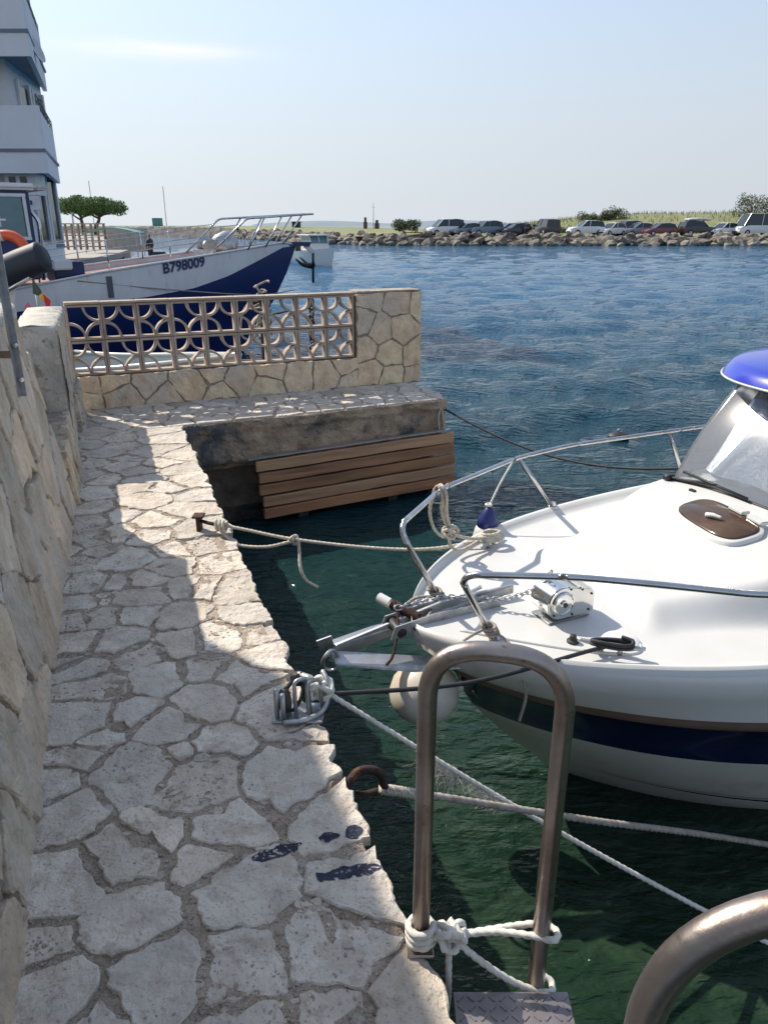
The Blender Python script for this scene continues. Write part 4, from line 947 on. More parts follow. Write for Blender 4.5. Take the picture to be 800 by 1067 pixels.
bm = bmesh.new(); tube(bm, catmull([(-.345, 2.045, .012), (-.27, 2.055, .015), (-.20, 2.10, .02), (-.175, 2.15, .05), (-.18, 2.19, .10), (-.20, 2.23, .12)], 6), .0105, 12); newobj('hoop', bm, M['galv'], t_, True, frame=FIT)
for x, y, h in ((-.285, 2.10, .14), (-.235, 2.11, .13)):
    bm = bmesh.new(); tube(bm, corner([(x - .012, y - .01, .01), (x - .02, y + .02, h), (x + .03, y + .05, h), (x + .04, y + .02, .01)], .022, 6), .0085, 10); newobj('shackle', bm, M['galv'], t_, True, frame=FIT)
bm = bmesh.new(); tube(bm, [(-.30, 2.26, .08), (-.25, 2.20, .10)], .019, 14); newobj('bolt', bm, M['galv'], t_, 40, frame=FIT)
bm = bmesh.new(); lathe(bm, [(.03, 0), (.03, .012), (.02, .02), (.02, .04), (.012, .042)], 14, Matrix.Translation((-.305, 2.255, .055))); newobj('swivel', bm, M['black'], t_, 40, frame=FIT)
bm = bmesh.new(); box(bm, (-.29, 2.12, .004), (.20, .13, .01)); bevel_all(bm, .003); newobj('base', bm, M['galv'], t_, frame=FIT)
bm = bmesh.new(); tube(bm, catmull([(-.345, 2.155, .085), (-.32, 2.19, .10), (-.30, 2.24, .095), (-.295, 2.27, .07)], 6), .009, 8); tube(bm, catmull([(-.34, 2.09, .03), (-.30, 2.12, .03), (-.27, 2.17, .09), (-.29, 2.25, .10)], 6), .007, 8); newobj('strap', bm, M['blackrope'], t_, True, frame=FIT)
# white rope
t_ = thing('mooring_rope', 'long white rope with a frayed spot running from the steel shackles down into the water', 'rope', (-.2, 2.18, .06))
wa, wb = Vector((-.19, 2.165, .055)), Vector((1.52, 2.02, -1.0))
bm = bmesh.new(); ropebm(bm, [wa.lerp(wb, k / 8) - Vector((0, 0, .035 * math.sin(math.pi * k / 8))) for k in range(9)], .0088, 12); newobj('line', bm, M['ropew'], t_, True, frame=W)
bm = bmesh.new(); ropebm(bm, [wa + Vector((-.03 + .036 * math.cos(a) * (1 + .3 * math.sin(1.7 * a)), .01 + .03 * math.sin(1.3 * a), .012 + .026 * math.sin(a))) for a in [k * .7 for k in range(34)]], .0095, 4); newobj('knot', bm, M['ropew'], t_, True, frame=W)
bm = bmesh.new()
for k in range(330):
    u = random.choice((random.gauss(.235, .022), random.gauss(.325, .02))); p_ = wa.lerp(wb, u) - Vector((0, 0, .035 * math.sin(math.pi * u))); L = random.uniform(.02, .10) * (1.15 if u < .28 else .8)
    q = p_.copy(); pp = [q.copy()]; dv = Vector((random.gauss(-.05, .55), random.gauss(0, .4), -1)).normalized()
    for j in range(6): q = q + dv * L / 6 + Vector((random.gauss(0, .006), random.gauss(0, .006), random.gauss(0, .003))); pp.append(q.copy())
    tube(bm, pp, lambda t: .0008 * (1 - .6 * t), 4)
newobj('frayed_fibres', bm, M['ropew'], t_, frame=W)
# black rope to the near cleat
t_ = thing('mooring_rope', 'taut black rope from the block on the path to the near foredeck cleat', 'rope', (-.19, 2.19, .05))
c0 = b2w(.60, -.485, deckz(.60, -.485) + .035)
bm = bmesh.new(); tube(bm, resample(catmull([(-.27, 2.17, .04), (-.19, 2.19, .035), (.3, 2.28, .02), c0 + Vector((-.10, -.04, -.002)), c0], 10), .02), .0085, 10)
newobj('line', bm, M['blackrope'], t_, True, frame=W)
bm = bmesh.new(); tube(bm, resample(catmull([c0 + Vector((.075 * math.cos(a), -.012 + .028 * math.sin(a) + .03 * math.cos(a) * -.5, .004 * math.sin(2 * a) + .0018 * k)) for k, a in [(k, k * .8) for k in range(18)]], 4), .006), .0075, 10)
newobj('cleat_turns', bm, M['blackrope'], t_, True, frame=W)
# white lashings round the two rail feet, fender lanyard
for (s, w, lab) in ((.205, .125, 'grey lashing rope wound round the foot of the far bow rail'), (.25, -.205, 'grey lashing rope wound round the foot of the near bow rail')):
    t_ = thing('lashing_rope', lab, 'rope', tuple(b2w(s, w, .02)), group='rope lashings on the bow rail feet')
    bm = bmesh.new(); ropebm(bm, [(s - .0016 * k + .026 * math.cos(a), w + (.0006 if w > 0 else -.0006) * k + .026 * math.sin(a), .03 + k * .0026) for k, a in [(k, k * .9) for k in range(26)]], .0065, 4); newobj('turns', bm, M['ropeg'], t_, True, frame=BF)
    bm = bmesh.new()
    if w > 0: ropebm(bm, [(s - .02, w, .06), (s - .12, w + .04, .05), (s - .21, w - .02, .02), (-.0, .04, -.04)], .007, 6); ropebm(bm, [(s, w, .05), (.10, .05, .03), (.05, .0, .0), (.0, -.04, -.05)], .006, 6)
    else: ropebm(bm, [(s - .01, w, .07), (.16, -.20, .05), (.07, -.17, -.02), (.035, -.15, -.09)], .006, 6); ropebm(bm, [(s, w - .02, .05), (.27, -.31, .02), (.28, -.40, -.12), (.27, -.39, -.26)], .006, 6)
    newobj('tail', bm, M['ropeg'], t_, True, frame=BF)
# hook and hawser
t_ = thing('iron_hook', 'large rusty iron hook set in the path edge holding a grey hawser', 'hook', (-.11, 1.78, -.02))
bm = bmesh.new(); hk = [(-.15, 1.79, -.05), (-.11, 1.79, -.04), (-.105, 1.81, -.015), (-.075, 1.84, .0), (-.03, 1.858, -.012), (-.008, 1.86, -.035), (-.003, 1.86, -.065), (.01, 1.865, -.09)]
tube(bm, catmull(hk, 6), lambda t: .010 + .004 * math.sin(math.pi * t), 12); newobj('hook_bend', bm, M['rust'], t_, True, frame=W)
bm = bmesh.new(); tube(bm, catmull([(-.02, 1.855, -.09), (-.06, 1.84, -.085), (-.085, 1.82, -.06)], 6), lambda t: .012 - .007 * t, 10); newobj('hook_tip', bm, M['rust'], t_, True, frame=W)
bm = bmesh.new(); lathe(bm, [(.028, -.02), (.032, 0), (.028, .02)], 16, Matrix.Translation((-.135, 1.785, -.03)) @ Matrix.Rotation(R(90), 4, 'Y')); newobj('collar', bm, M['rust'], t_, True, frame=W)
t_ = thing('hawser', 'thick grey laid hawser from the rusty hook running low under the boat', 'rope', (.01, 1.865, -.09))
bm = bmesh.new(); hp = [(.0, 1.86, -.085), (.05, 1.875, -.105), (.30, 1.94, -.21), (.75, 2.08, -.42), (1.2, 2.27, -.66), (1.72, 2.50, -.96)]; tube(bm, resample(catmull(hp, 20), .009), .0115, 14, lobes=3, depth=.17, pitch=.085); newobj('line', bm, M['ropeg'], t_, True, frame=W)
bm = bmesh.new(); tube(bm, resample(catmull([(-.012, 1.862, -.088), (.04, 1.874, -.106), (.14, 1.90, -.150)], 12), .006), .0165, 14, lobes=4, depth=.2, pitch=.05); newobj('splice', bm, M['rope'], t_, True, frame=W)
# black line from the pier end to the far quarter of the boat, pale loop beside it
t_ = thing('mooring_rope', 'long black rope sagging from the pier end to the far side of the boat', 'rope', (.56, 7.12, -.12))
e_ = b2w(3.3, 1.0, .02); st = Vector((.56, 7.10, -.10)); bm = bmesh.new()
tube(bm, resample([st.lerp(e_, k / 40) - Vector((0, 0, .28 * math.sin(math.pi * k / 40))) for k in range(41)], .03), .010, 10); newobj('line', bm, M['blackrope'], t_, True, frame=W)
t_ = thing('rope_loop', 'pale rope loop hanging down the corner of the pier end', 'rope', (.55, 7.06, -.1))
bm = bmesh.new(); ropebm(bm, [(.54, 7.12, -.02), (.555, 7.04, -.12), (.58, 7.02, -.26), (.60, 7.03, -.40), (.57, 7.01, -.46), (.54, 7.00, -.33), (.52, 7.00, -.18), (.54, 7.02, -.08)], .008, 8); newobj('loop', bm, M['rope'], t_, True, frame=W)
# blue paint marks on the paving
from mathutils.bvhtree import BVHTree
vs0 = []; fs0 = []
for nm in ('stone_path', 'quay_bed'):
    me = bpy.data.objects[nm].data; k0 = len(vs0); vs0 += [v.co.copy() for v in me.vertices]; fs0 += [[i + k0 for i in p_.vertices] for p_ in me.polygons]
GROUND = BVHTree.FromPolygons(vs0, fs0)
GZ = {}
def gz(x, y):
    k_ = (round(x, 4), round(y, 4))
    if k_ in GZ: return GZ[k_]
    h_ = GROUND.ray_cast(Vector((x, y, .3)), Vector((0, 0, -1))); GZ[k_] = h_[0].z if h_[0] else None; return GZ[k_]
def blob(pts, lab):
    poly = catmull([(x, y, 0) for x, y in pts], 5, True); sd_ = random.random() * 50; stp = .0022
    def inside(x, y):
        c_ = False
        for i in range(len(poly)):
            a_, b_ = poly[i - 1], poly[i]
            if (a_.y > y) != (b_.y > y) and x < (b_.x - a_.x) * (y - a_.y) / (b_.y - a_.y) + a_.x: c_ = not c_
        return c_
    x0, x1 = min(p_.x for p_ in poly) - .01, max(p_.x for p_ in poly) + .01; y0, y1 = min(p_.y for p_ in poly) - .01, max(p_.y for p_ in poly) + .01
    bm = bmesh.new(); V_ = {}
    def vert(i, j):
        if (i, j) not in V_:
            x, y = x0 + i * stp, y0 + j * stp; z = gz(x, y); V_[(i, j)] = bm.verts.new((x, y, (z if z is not None else -.01) + .0012))
        return V_[(i, j)]
    for i in range(int((x1 - x0) / stp)):
        for j in range(int((y1 - y0) / stp)):
            x, y = x0 + i * stp, y0 + j * stp
            wx = x + .012 * noise.noise(Vector((x * 40, y * 40, sd_))); wy = y + .012 * noise.noise(Vector((x * 40, y * 40, sd_ + 9)))
            if inside(wx, wy) and noise.noise(Vector((x * 70, y * 130, sd_))) > -.40 and (gz(x, y) or -.1) > -.008: bm.faces.new((vert(i, j), vert(i + 1, j), vert(i + 1, j + 1), vert(i, j + 1)))
    newobj('paint_mark', bm, M['paintblue'], recalc=False, label=lab, category='paint mark', group='blue paint marks on the edge stones')
blob([(-0.348, 1.513), (-0.307, 1.539), (-0.245, 1.559), (-0.223, 1.546), (-0.253, 1.52), (-0.313, 1.494)], 'long dark blue paint stroke on the paving stone farthest from the edge')
blob([(-0.176, 1.451), (-0.124, 1.472), (-0.05, 1.488), (-0.01, 1.478), (-0.029, 1.454), (-0.097, 1.436), (-0.158, 1.43)], 'longest blue paint stroke, nearest the viewer at the path edge')
blob([(-0.18, 1.583), (-0.153, 1.603), (-0.128, 1.589), (-0.142, 1.566), (-0.168, 1.562)], 'small faded blue paint dab left of the round one')
blob([(-0.108, 1.6), (-0.088, 1.621), (-0.061, 1.61), (-0.063, 1.583), (-0.093, 1.572)], 'round blue paint dab closest to the rusty hook')
# grit in the joints
bm = bmesh.new(); rg = random.Random(5)
for k in range(5200):
    y = .6 + 5.2 * rg.random() ** 1.8; x0, x1 = lerp_base(y), qedge(y) - .04; x = x0 + (x1 - x0) * (rg.random() if rg.random() < .6 else rg.random() ** 4)
    r_ = rg.uniform(.0018, .0048)
    g = bmesh.ops.create_icosphere(bm, subdivisions=1, radius=r_, matrix=Matrix.Translation((x, y, -.0035 + r_ * .2)) @ Matrix.Rotation(rg.random() * 6, 4, 'Z') @ Matrix.Diagonal((1.3, .9, .6, 1)))
newobj('grit', bm, mat('grit', (.42, .36, .30), (.25, .2, .16), 40, .9), kind='stuff')
# ------------------------------------------------------------------ blue and white fishing boat behind the fence
SA = math.atan2(-.602, -.798); SX, SY = -1.88, 17.0
SF = Matrix.Translation((SX, SY, 0)) @ Matrix.Rotation(SA, 4, 'Z')
ship = thing('fishing_boat', 'long white and navy fishing boat numbered B798009 lying behind the pierced block fence', 'fishing boat', (SX, SY, WZ), SA)
def shp(name, bm, m_, parent=ship, smooth=False): return newobj(name, bm, m_, parent, smooth, frame=SF)
def itp(T, x):
    for (a, b), (c, d) in zip(T, T[1:]):
        if x <= c:
            k = max(0, (x - a) / (c - a)); return b + (d - b) * k
    return T[-1][1]
ZT = [(0, 1.14), (.4, 1.19), (1.9, 1.04), (3.1, .92), (4.5, .77), (5.7, .60), (6.5, .50), (9, .42), (12.5, .55)]
ZB = [(0, 1.13), (.4, 1.10), (.9, .93), (1.9, .60), (2.7, .42), (3.7, .32), (6, .22), (12.5, .18)]
SL = 12.0
def sw(s): return 1.25 * (1 - math.exp(-((max(0, s) / 3.2) ** 1.1)))
def sp_(k, t):      # k level 0..6, t 0..1 along
    s0f = [0, 0, 0, .25, .6, 1.0, 1.45, 1.9][k]
    s = s0f + (SL - s0f) * t ** 1.6; zt, zb = itp(ZT, s), itp(ZB, s); x = s - s0f
    wz = sw(s) if k < 3 else sw(x * (1.0 - .06 * (k - 3)) + .0) * (1, 1, 1, .97, .93, .88, .78, .6)[k]
    z = [zt, (zt + zb) / 2, zb + .0, zb - .25 * (zb + .95), zb - .5 * (zb + .95), zb - .75 * (zb + .95), -1.0, -1.5][k]
    return s, wz, z
bm = bmesh.new()
for sg in (1, -1):
    gridmesh(bm, lambda u, v: (lambda q: Vector((q[0], sg * q[1], q[2])))(sp_(int(round(v * 7)), u)), 70, 8, mfun=lambda i, j: 0 if j < 2 else 1)
bmesh.ops.remove_doubles(bm, verts=bm.verts, dist=.002)
shp('hull', bm, [M['shipwhite'], M['shipblue']], smooth=60)
bm = bmesh.new()
gridmesh(bm, lambda u, v: Vector((.05 + (SL - .1) * u, (sw(.05 + (SL - .1) * u) - .01) * (-1 + 2 * v), itp(ZT, .05 + (SL - .1) * u) - .10 + .03 * (1 - (2 * v - 1) ** 2))), 80, 12); shp('deck', bm, M['teak'])
for sg in (1, -1):
    bm = bmesh.new(); tube(bm, [Vector((s, sg * (sw(s) + .005), itp(ZT, s) + .012)) for s in [.02 + SL * (k / 80) for k in range(80)]], .022, 6); shp('gunwale', bm, M['shipwhite'], smooth=True)
# registration lettering on the bow
def text_mesh(body, size, bold=.0):
    c = bpy.data.curves.new('lettering', 'FONT'); c.body = body; c.size = size; c.offset = bold; c.extrude = 0; c.resolution_u = 3
    o = bpy.data.objects.new('lettering', c); C.objects.link(o); bpy.context.view_layer.update()
    me = bpy.data.meshes.new_from_object(o.evaluated_get(bpy.context.evaluated_depsgraph_get())); bpy.data.objects.remove(o); return me
me = text_mesh('B798009', .25, .007)
bm = bmesh.new(); bm.from_mesh(me); bpy.data.meshes.remove(me)
bmesh.ops.subdivide_edges(bm, edges=bm.edges[:], cuts=1)
for v in bm.verts:
    s = 3.32 - v.co.x * 1.02; zt, zb = itp(ZT, s), itp(ZB, s); zz = .715 + (3.3 - s) * .115 + v.co.y
    v.co = Vector((s, sw(s) + .018, zz))
shp('registration_number', bm, M['shipblue'])
bm = bmesh.new(); s = 4.35; box(bm, (s, sw(s) + .004, .53), (.10, .03, .36)); shp('scupper', bm, M['ironrail'])
# bow pulpit, stanchions, wires
def shtube(name, runs, r, m_=M['steel']):
    for q in runs:
        bm = bmesh.new(); tube(bm, q, r, 8); shp(name, bm, m_, smooth=True)
for sg in (1, -1):
    q0 = Vector((-.35, sg * .16, 1.76)); q1 = Vector((1.45, sg * .62, 1.66)); q2 = Vector((2.25, sg * (sw(2.25) - .05), 1.02))
    shtube('pulpit_rail', [corner([q0, q1, q2], .08)], .020)
    shtube('pulpit_leg', [[Vector((-.05, sg * .2, 1.735)), Vector((.42, sg * .18, 1.17))], [Vector((.55, sg * .42, 1.71)), Vector((.95, sg * .38, 1.12))], [Vector((1.0, sg * .52, 1.685)), Vector((1.42, sg * .52, 1.08))]], .017)
    shtube('stanchion', [[Vector((s, sg * (sw(s) - .06), itp(ZT, s))), Vector((s, sg * (sw(s) - .06), itp(ZT, s) + .52))] for s in (3.1, 4.3, 5.5, 7.2)], .014)
    for h in (.50, .26):
        shtube('life_line', [[Vector((1.6 if h > .4 else 1.9, sg * (.66 if h > .4 else .78), 1.55 if h > .4 else 1.3))] + [Vector((s, sg * (sw(s) - .06), itp(ZT, s) + h)) for s in (3.1, 4.3, 5.5, 7.2, 9.5)]], .006, M['galv'])
bm = bmesh.new(); tube(bm, [Vector((-.35, -.16, 1.76)), Vector((-.35, .16, 1.76))], .020, 8); shp('pulpit_rail', bm, M['steel'], smooth=True)
bm = bmesh.new(); plate(bm, [(-.35, 0, 1.20), (.45, 0, 1.21), (.45, 0, 1.14), (-.30, 0, 1.11)], .12, (0, 1, 0)); sr = shp('bow_roller', bm, M['shipblue'])
bm = bmesh.new(); plate(bm, [(-.30, 0, 1.16), (-.52, 0, .98), (-.46, 0, .78), (-.38, 0, .80), (-.42, 0, .95), (-.18, 0, 1.10)], .04, (0, 1, 0)); bevel_all(bm, .01); shp('roller_guard', bm, M['shipwhite'])
a2 = thing('hanging_anchor', 'dark iron anchor hanging under the bow tip of the fishing boat', 'anchor', tuple(SF @ Vector((-.35, 0, .3))))
def a2p(name, bm): return newobj(name, bm, M['black'], a2, True, frame=SF)
bm = bmesh.new(); tube(bm, [(-.42, 0, .98), (-.40, 0, .35)], .028, 8); a2p('shank', bm)
for sg in (1, -1):
    bm = bmesh.new(); tube(bm, catmull([(-.41, 0, .72), (-.35, sg * .12, .74), (-.24, sg * .26, .88)], 5), lambda t: .045 * (1 - t) + .012, 8); a2p('fluke', bm)
bm = bmesh.new(); tube(bm, catmull([(-.41, 0, .70), (-.15, 0, .74), (.02, 0, .86)], 5), lambda t: .05 * (1 - t) + .015, 8); a2p('fluke', bm)
# winch, covered gear on the foredeck
bm = bmesh.new(); lathe(bm, [(.16, 0), (.10, .05), (.10, .22), (.17, .27), (.12, .33)], 14, Matrix.Translation((2.05, 0, 1.0)) @ Matrix.Rotation(R(80), 4, 'X') @ Matrix.Translation((0, .16, -.15))); box(bm, (2.05, 0, 1.04), (.42, .35, .10)); shp('winch', bm, M['galv'], smooth=40)
bm = bmesh.new(); bmesh.ops.create_icosphere(bm, subdivisions=3, radius=.26, matrix=Matrix.Translation((1.7, .1, 1.18)) @ Matrix.Diagonal((1.1, .8, 1, 1)))
for v in bm.verts: v.co += v.normal * .04 * noise.noise(v.co * 6)
shp('gear_cover', bm, M['galv'], smooth=True)
# wheelhouse
def wbox(name, c, s, m_, bev=.02, parent=ship):
    bm = bmesh.new(); box(bm, c, s); bevel_all(bm, bev, 2) if bev else None; return shp(name, bm, m_, parent)
wh = wbox('wheelhouse', (7.12, .25, 1.385), (3.2, 2.0, 1.33), M['shipblue'])
wbox('window', (6.8, 1.255, 1.66), (2.3, .03, .58), M['bluglass'], .0, wh)
for (c, s) in (((6.8, 1.26, 1.975), (2.44, .05, .05)), ((6.8, 1.26, 1.345), (2.44, .05, .05)), ((5.61, 1.26, 1.66), (.05, .05, .58)), ((7.99, 1.26, 1.66), (.05, .05, .58))):
    wbox('window_frame', c, s, M['wframe'], .005, wh)
wbox('front_window', (5.51, .25, 1.62), (.03, 1.5, .55), M['bluglass'], 0, wh)
wbox('roof', (7.16, .25, 2.10), (3.5, 2.15, .10), M['shipwhite'], .04, wh)
wbox('visor', (5.30, .25, 2.10), (.30, 1.7, .07), M['galv'], .03, wh)
for y in (.0, .5): 
    bm = bmesh.new(); tube(bm, corner([(5.46, 1.1 - y, .70), (5.39, 1.1 - y, 1.6), (5.56, 1.05 - y, 1.84)], .1), .03, 8); shp('mast_tube', bm, M['steel'], smooth=True)
wbox('locker', (4.95, .55, .80), (.5, .55, .32), M['shipblue'], .02)
wbox('white_box', (5.1, .85, .92), (.32, .3, .16), M['shipwhite'], .02)
bm = bmesh.new(); pp = [SF @ Vector((4.9, sw(4.9), .66)), SF @ Vector((3.4, sw(3.4) + .05, .45)), SF @ Vector((1.6, 1.1, .27)), SF @ Vector((.9, 1.4, .35))]; tube(bm, catmull(pp, 12), .012, 6)
o = newobj('mooring_line', bm, M['ropeg'], smooth=True, label='thin grey line drooping along the white side of the fishing boat', category='rope')
# ------------------------------------------------------------------ neighbouring boat at the left edge
nb = thing('moored_cruiser', 'white cruiser with a dark padded bow tube at the left edge behind the near wall', 'boat', (-5.2, 8.2, WZ))
def nbp(name, bm, m_, smooth=False, parent=nb): return newobj(name, bm, m_, parent, smooth, frame=W)
bm = bmesh.new()
gridmesh(bm, lambda u, v: Vector((-3.78 - 3.6 * u - .75 * (v ** 1.2), 8.0 + (.0 + 1.1 * u ** .6) * (1 if False else -1) * (1 - .3 * v) + .55 * u, .93 - 1.95 * v)), 24, 10)
gridmesh(bm, lambda u, v: Vector((-3.78 - 3.6 * u - .75 * (v ** 1.2), 8.0 + 1.1 * u ** .6 * (1 - .3 * v) + .55 * u, .93 - 1.95 * v)), 24, 10)
gridmesh(bm, lambda u, v: Vector((-3.78 - 3.6 * u, 8.0 + 1.1 * u ** .6 * (2 * v - 1) + .55 * u, .928)), 24, 6)
nbp('hull', bm, M['shipwhite'], 50)
bm = bmesh.new(); tube(bm, catmull([(-3.38, 7.92, 1.26), (-3.46, 7.92, 1.235), (-3.62, 7.92, 1.18), (-3.85, 7.95, 1.11), (-4.2, 8.0, 1.12), (-4.6, 8.0, 1.10)], 6), lambda t: .150 * min(1, .6 + t * 4), 18); nbp('bow_cushion', bm, M['shipblue'] if False else mat('dark_pad', (.012, .02, .035), None, 4, .6), True)
for dy in (-.05, .03):
    bm = bmesh.new(); tube(bm, [(-3.55, 7.9 + dy, 1.06), (-3.98, 7.9 + dy, .84)], .017, 8); nbp('bow_strut', bm, M['steel'], True)
bm = bmesh.new(); tube(bm, [(-3.52, 7.86, 1.10), (-3.52, 7.86, .55)], .012, 8); nbp('flag_staff', bm, M['steel'], True)
bm = bmesh.new(); box(bm, (-4.88, 8.4, 1.60), (1.5, .9, .14)); bevel_all(bm, .06, 4); nbp('canopy', bm, M['shipwhite'], 40)
bm = bmesh.new(); box(bm, (-4.94, 8.4, 1.40), (1.4, .7, .28)); nbp('canopy_window', bm, M['glassd'])
bm = bmesh.new(); box(bm, (-5.4, 8.6, 1.10), (1.9, .8, .34)); bevel_all(bm, .05, 2); nbp('coachroof', bm, M['shipblue'])
lb = thing('lifebuoy', 'orange ring lifebuoy above the dark bow tube at the left edge', 'lifebuoy', (-3.85, 7.78, 1.32), 0)
LBM = Matrix.Translation((-3.86, 8.12, 1.27)) @ Matrix.Rotation(R(78), 4, 'X') @ Matrix.Rotation(R(8), 4, 'Y')
bm = bmesh.new(); tube(bm, [LBM @ Vector((.185 * math.cos(a), .185 * math.sin(a), 0)) for a in [k * math.pi / 16 for k in range(32)]], .052, 12, closed=True); newobj('ring', bm, M['orange'], lb, True, frame=W)
for a0 in (R(100), R(10), R(190), R(280)):
    bm = bmesh.new(); tube(bm, [LBM @ Vector((.185 * math.cos(a), .185 * math.sin(a), 0)) for a in (a0, a0 + .1, a0 + .2)], .054, 12); newobj('band', bm, M['ropew'], lb, True, frame=W)
fl = thing('bunting', 'green, yellow, red and pink pennants hanging from a staff above the near wall', 'flags', (-3.5, 7.84, .7))
def flag(pts, m_):
    bm = bmesh.new(); a_ = [bm.verts.new((x, 7.83 + .015 * math.sin(x * 60 + z * 30), z)) for x, z in pts]; b_ = [bm.verts.new((v.co.x, v.co.y + .003, v.co.z)) for v in a_]; k_ = len(a_)
    bm.faces.new(a_); bm.faces.new(b_[::-1])
    for k in range(k_): bm.faces.new((a_[k], b_[k], b_[(k + 1) % k_], a_[(k + 1) % k_]))
    newobj('pennant', bm, m_, fl, frame=W)
flag([(-3.52, 1.05), (-3.44, .93), (-3.455, .87), (-3.53, .90)], M['darkgreen']); flag([(-3.47, .93), (-3.43, .90), (-3.42, .80), (-3.47, .85)], M['yellow']); flag([(-3.43, .90), (-3.36, .83), (-3.40, .73), (-3.425, .78)], M['red']); flag([(-3.60, .82), (-3.55, .75), (-3.60, .70), (-3.64, .76)], M['pink'])
# ------------------------------------------------------------------ things in the dock behind the fence
t_ = thing('mooring_pile', 'black mooring pile with ropes wound round it, seen through the fence', 'pile', (-1.42, 9.0, -2))
bm = bmesh.new(); lathe(bm, [(.055, -2), (.055, .80), (.045, .84), (.02, .86)], 14, Matrix.Translation((-1.40, 9.0, 0))); newobj('post', bm, M['black'], t_, 40, frame=W)
bm = bmesh.new(); ropebm(bm, [(-1.40 + .075 * math.cos(a) - (.09 if k % 5 == 2 else 0), 9.0 + .075 * math.sin(a), .93 - k * .016 + .03 * math.sin(k * 2.1)) for k, a in [(k, k * .9) for k in range(40)]], .012, 4)
newobj('wound_rope', bm, M['ropeg'], t_, True, frame=W)
bm = bmesh.new(); ropebm(bm, [(-1.45, 8.98, .80), (-1.62, 8.9, .62), (-1.66, 8.9, .35), (-1.52, 8.9, .30), (-1.45, 8.95, .55)], .012, 6); newobj('rope_loop', bm, M['ropeg'], t_, True, frame=W)
t_ = thing('mooring_chain', 'dark bundle of chain and rope hanging behind the fence near its stone pillar', 'chain', (-.78, 9.2, 0))
bm = bmesh.new(); chain(bm, [(-.86, 9.2, .72), (-.87, 9.2, .1), (-.85, 9.2, -.95)], .09, .03, .010); newobj('links', bm, M['black'], t_, True, frame=W)
bm = bmesh.new(); ropebm(bm, [(-.86 + .05 * math.sin(k * 1.7), 9.2 + .04 * math.cos(k * 1.7), .66 - .05 * k) for k in range(22)], .012, 4); newobj('wrapping', bm, M['ropeg'], t_, True, frame=W)
bm = bmesh.new(); ropebm(bm, [(-1.40, 9.0, .55), (-1.1, 9.1, .60), (-.87, 9.2, .62)], .010, 8); newobj('tie_rope', bm, M['blackrope'], t_, True, frame=W)
def smallboat(name, label, x, y, rz, L, Wd, Hh, m_, inner, cat='dinghy', z=WZ, group=None):
    t_ = thing(name, label, cat, (x, y, z), rz, group)
    def f(sg, v, u): 
        k = 1 - max(0, (u - .45) / .55) ** 2.2
        return Vector((L * (u - .5) + .12 * L * v * (u > .5) * ((u - .5) * 2) ** 2 * 1, sg * Wd / 2 * k * (.62 + .38 * v ** .7), Hh * (v * (1 + .35 * u * u)) - .12))
    bm = bmesh.new()
    for sg in (1, -1): gridmesh(bm, lambda u, v: f(sg, v, u), 22, 7)
    gridmesh(bm, lambda u, v: Vector((f(1, .6, u).x, f(1, .6, u).y * (2 * v - 1), f(1, .6, u).z)), 22, 4, mi=1)
    bmesh.ops.remove_doubles(bm, verts=bm.verts, dist=.003)
    newobj('hull', bm, [m_, inner], t_, 50)
    for sg in (1, -1):
        bm = bmesh.new(); tube(bm, [f(sg, 1, k / 20) for k in range(21)], .03, 6); newobj('gunwale', bm, m_, t_, True)
    for u in (.3, .6):
        bm = bmesh.new(); q = f(1, .75, u); box(bm, (q.x, 0, q.z), (.22, q.y * 1.9, .03)); newobj('thwart', bm, inner, t_)
    return t_
smallboat('dinghy', 'white open boat with pale blue seats lying behind the left end of the fence', -3.3, 9.3, R(-30), 3.2, 1.3, .95, M['gel'], M['bluglass'])
smallboat('dinghy', 'dark green skiff moored close under the fishing boat hull behind the fence', -1.9, 10.2, R(-18), 2.4, 1.1, .75, M['darkgreen'], M['cloth'])
# floating black buoy
t_ = thing('buoy', 'small black float in open water beyond the bow rail', 'buoy', (0, 0, WZ))
BUX, BUY = 2.96, 9.16
t_.location = (BUX, BUY, WZ); PM[t_.name] = Matrix.Translation((BUX, BUY, WZ))
bm = bmesh.new(); bmesh.ops.create_uvsphere(bm, u_segments=18, v_segments=12, radius=.11, matrix=Matrix.Diagonal((1.3, 1, .6, 1))); newobj('float', bm, M['black'], t_, True)
bm = bmesh.new(); tube(bm, [(.025 * math.cos(k), .0, .075 + .025 * math.sin(k)) for k in [j * .785 for j in range(8)]], .008, 6, closed=True); newobj('ring', bm, M['galv'], t_, True)
# ------------------------------------------------------------------ white motor boat in mid channel
mb = thing('motorboat', 'small white motorboat with a hardtop coming down the middle of the channel', 'motorboat', (-4.6, 52.5, WZ), R(-62))
def mbp(name, bm, m_, smooth=False, parent=mb): return newobj(name, bm, m_, parent, smooth)
def mh(sg, v, u):
    k = 1 - max(0, (u - .4) / .6) ** 2.0
    return Vector((5.4 * (u - .5) + .5 * v * max(0, u - .5) * 2, sg * 1.05 * k * (.55 + .45 * v ** .6), -.2 + 1.0 * v + .35 * v * u * u))
bm = bmesh.new()
for sg in (1, -1): gridmesh(bm, lambda u, v: mh(sg, v, u), 26, 8)
gridmesh(bm, lambda u, v: Vector((mh(1, .97, u).x, mh(1, .97, u).y * (2 * v - 1), mh(1, .97, u).z)), 26, 4)
bmesh.ops.remove_doubles(bm, verts=bm.verts, dist=.004); mbp('hull', bm, M['gel'], 50)
bm = bmesh.new(); box(bm, (.2, 0, 1.15), (1.9, 1.35, .55))
for v in bm.verts:
    if v.co.x > 1: v.co.x -= .35 * (1 if v.co.z > 1.2 else 0)
bevel_all(bm, .05, 2); cb = mbp('cabin', bm, M['gel'])
bm = bmesh.new(); box(bm, (.12, 0, 1.60), (1.55, 1.32, .42))
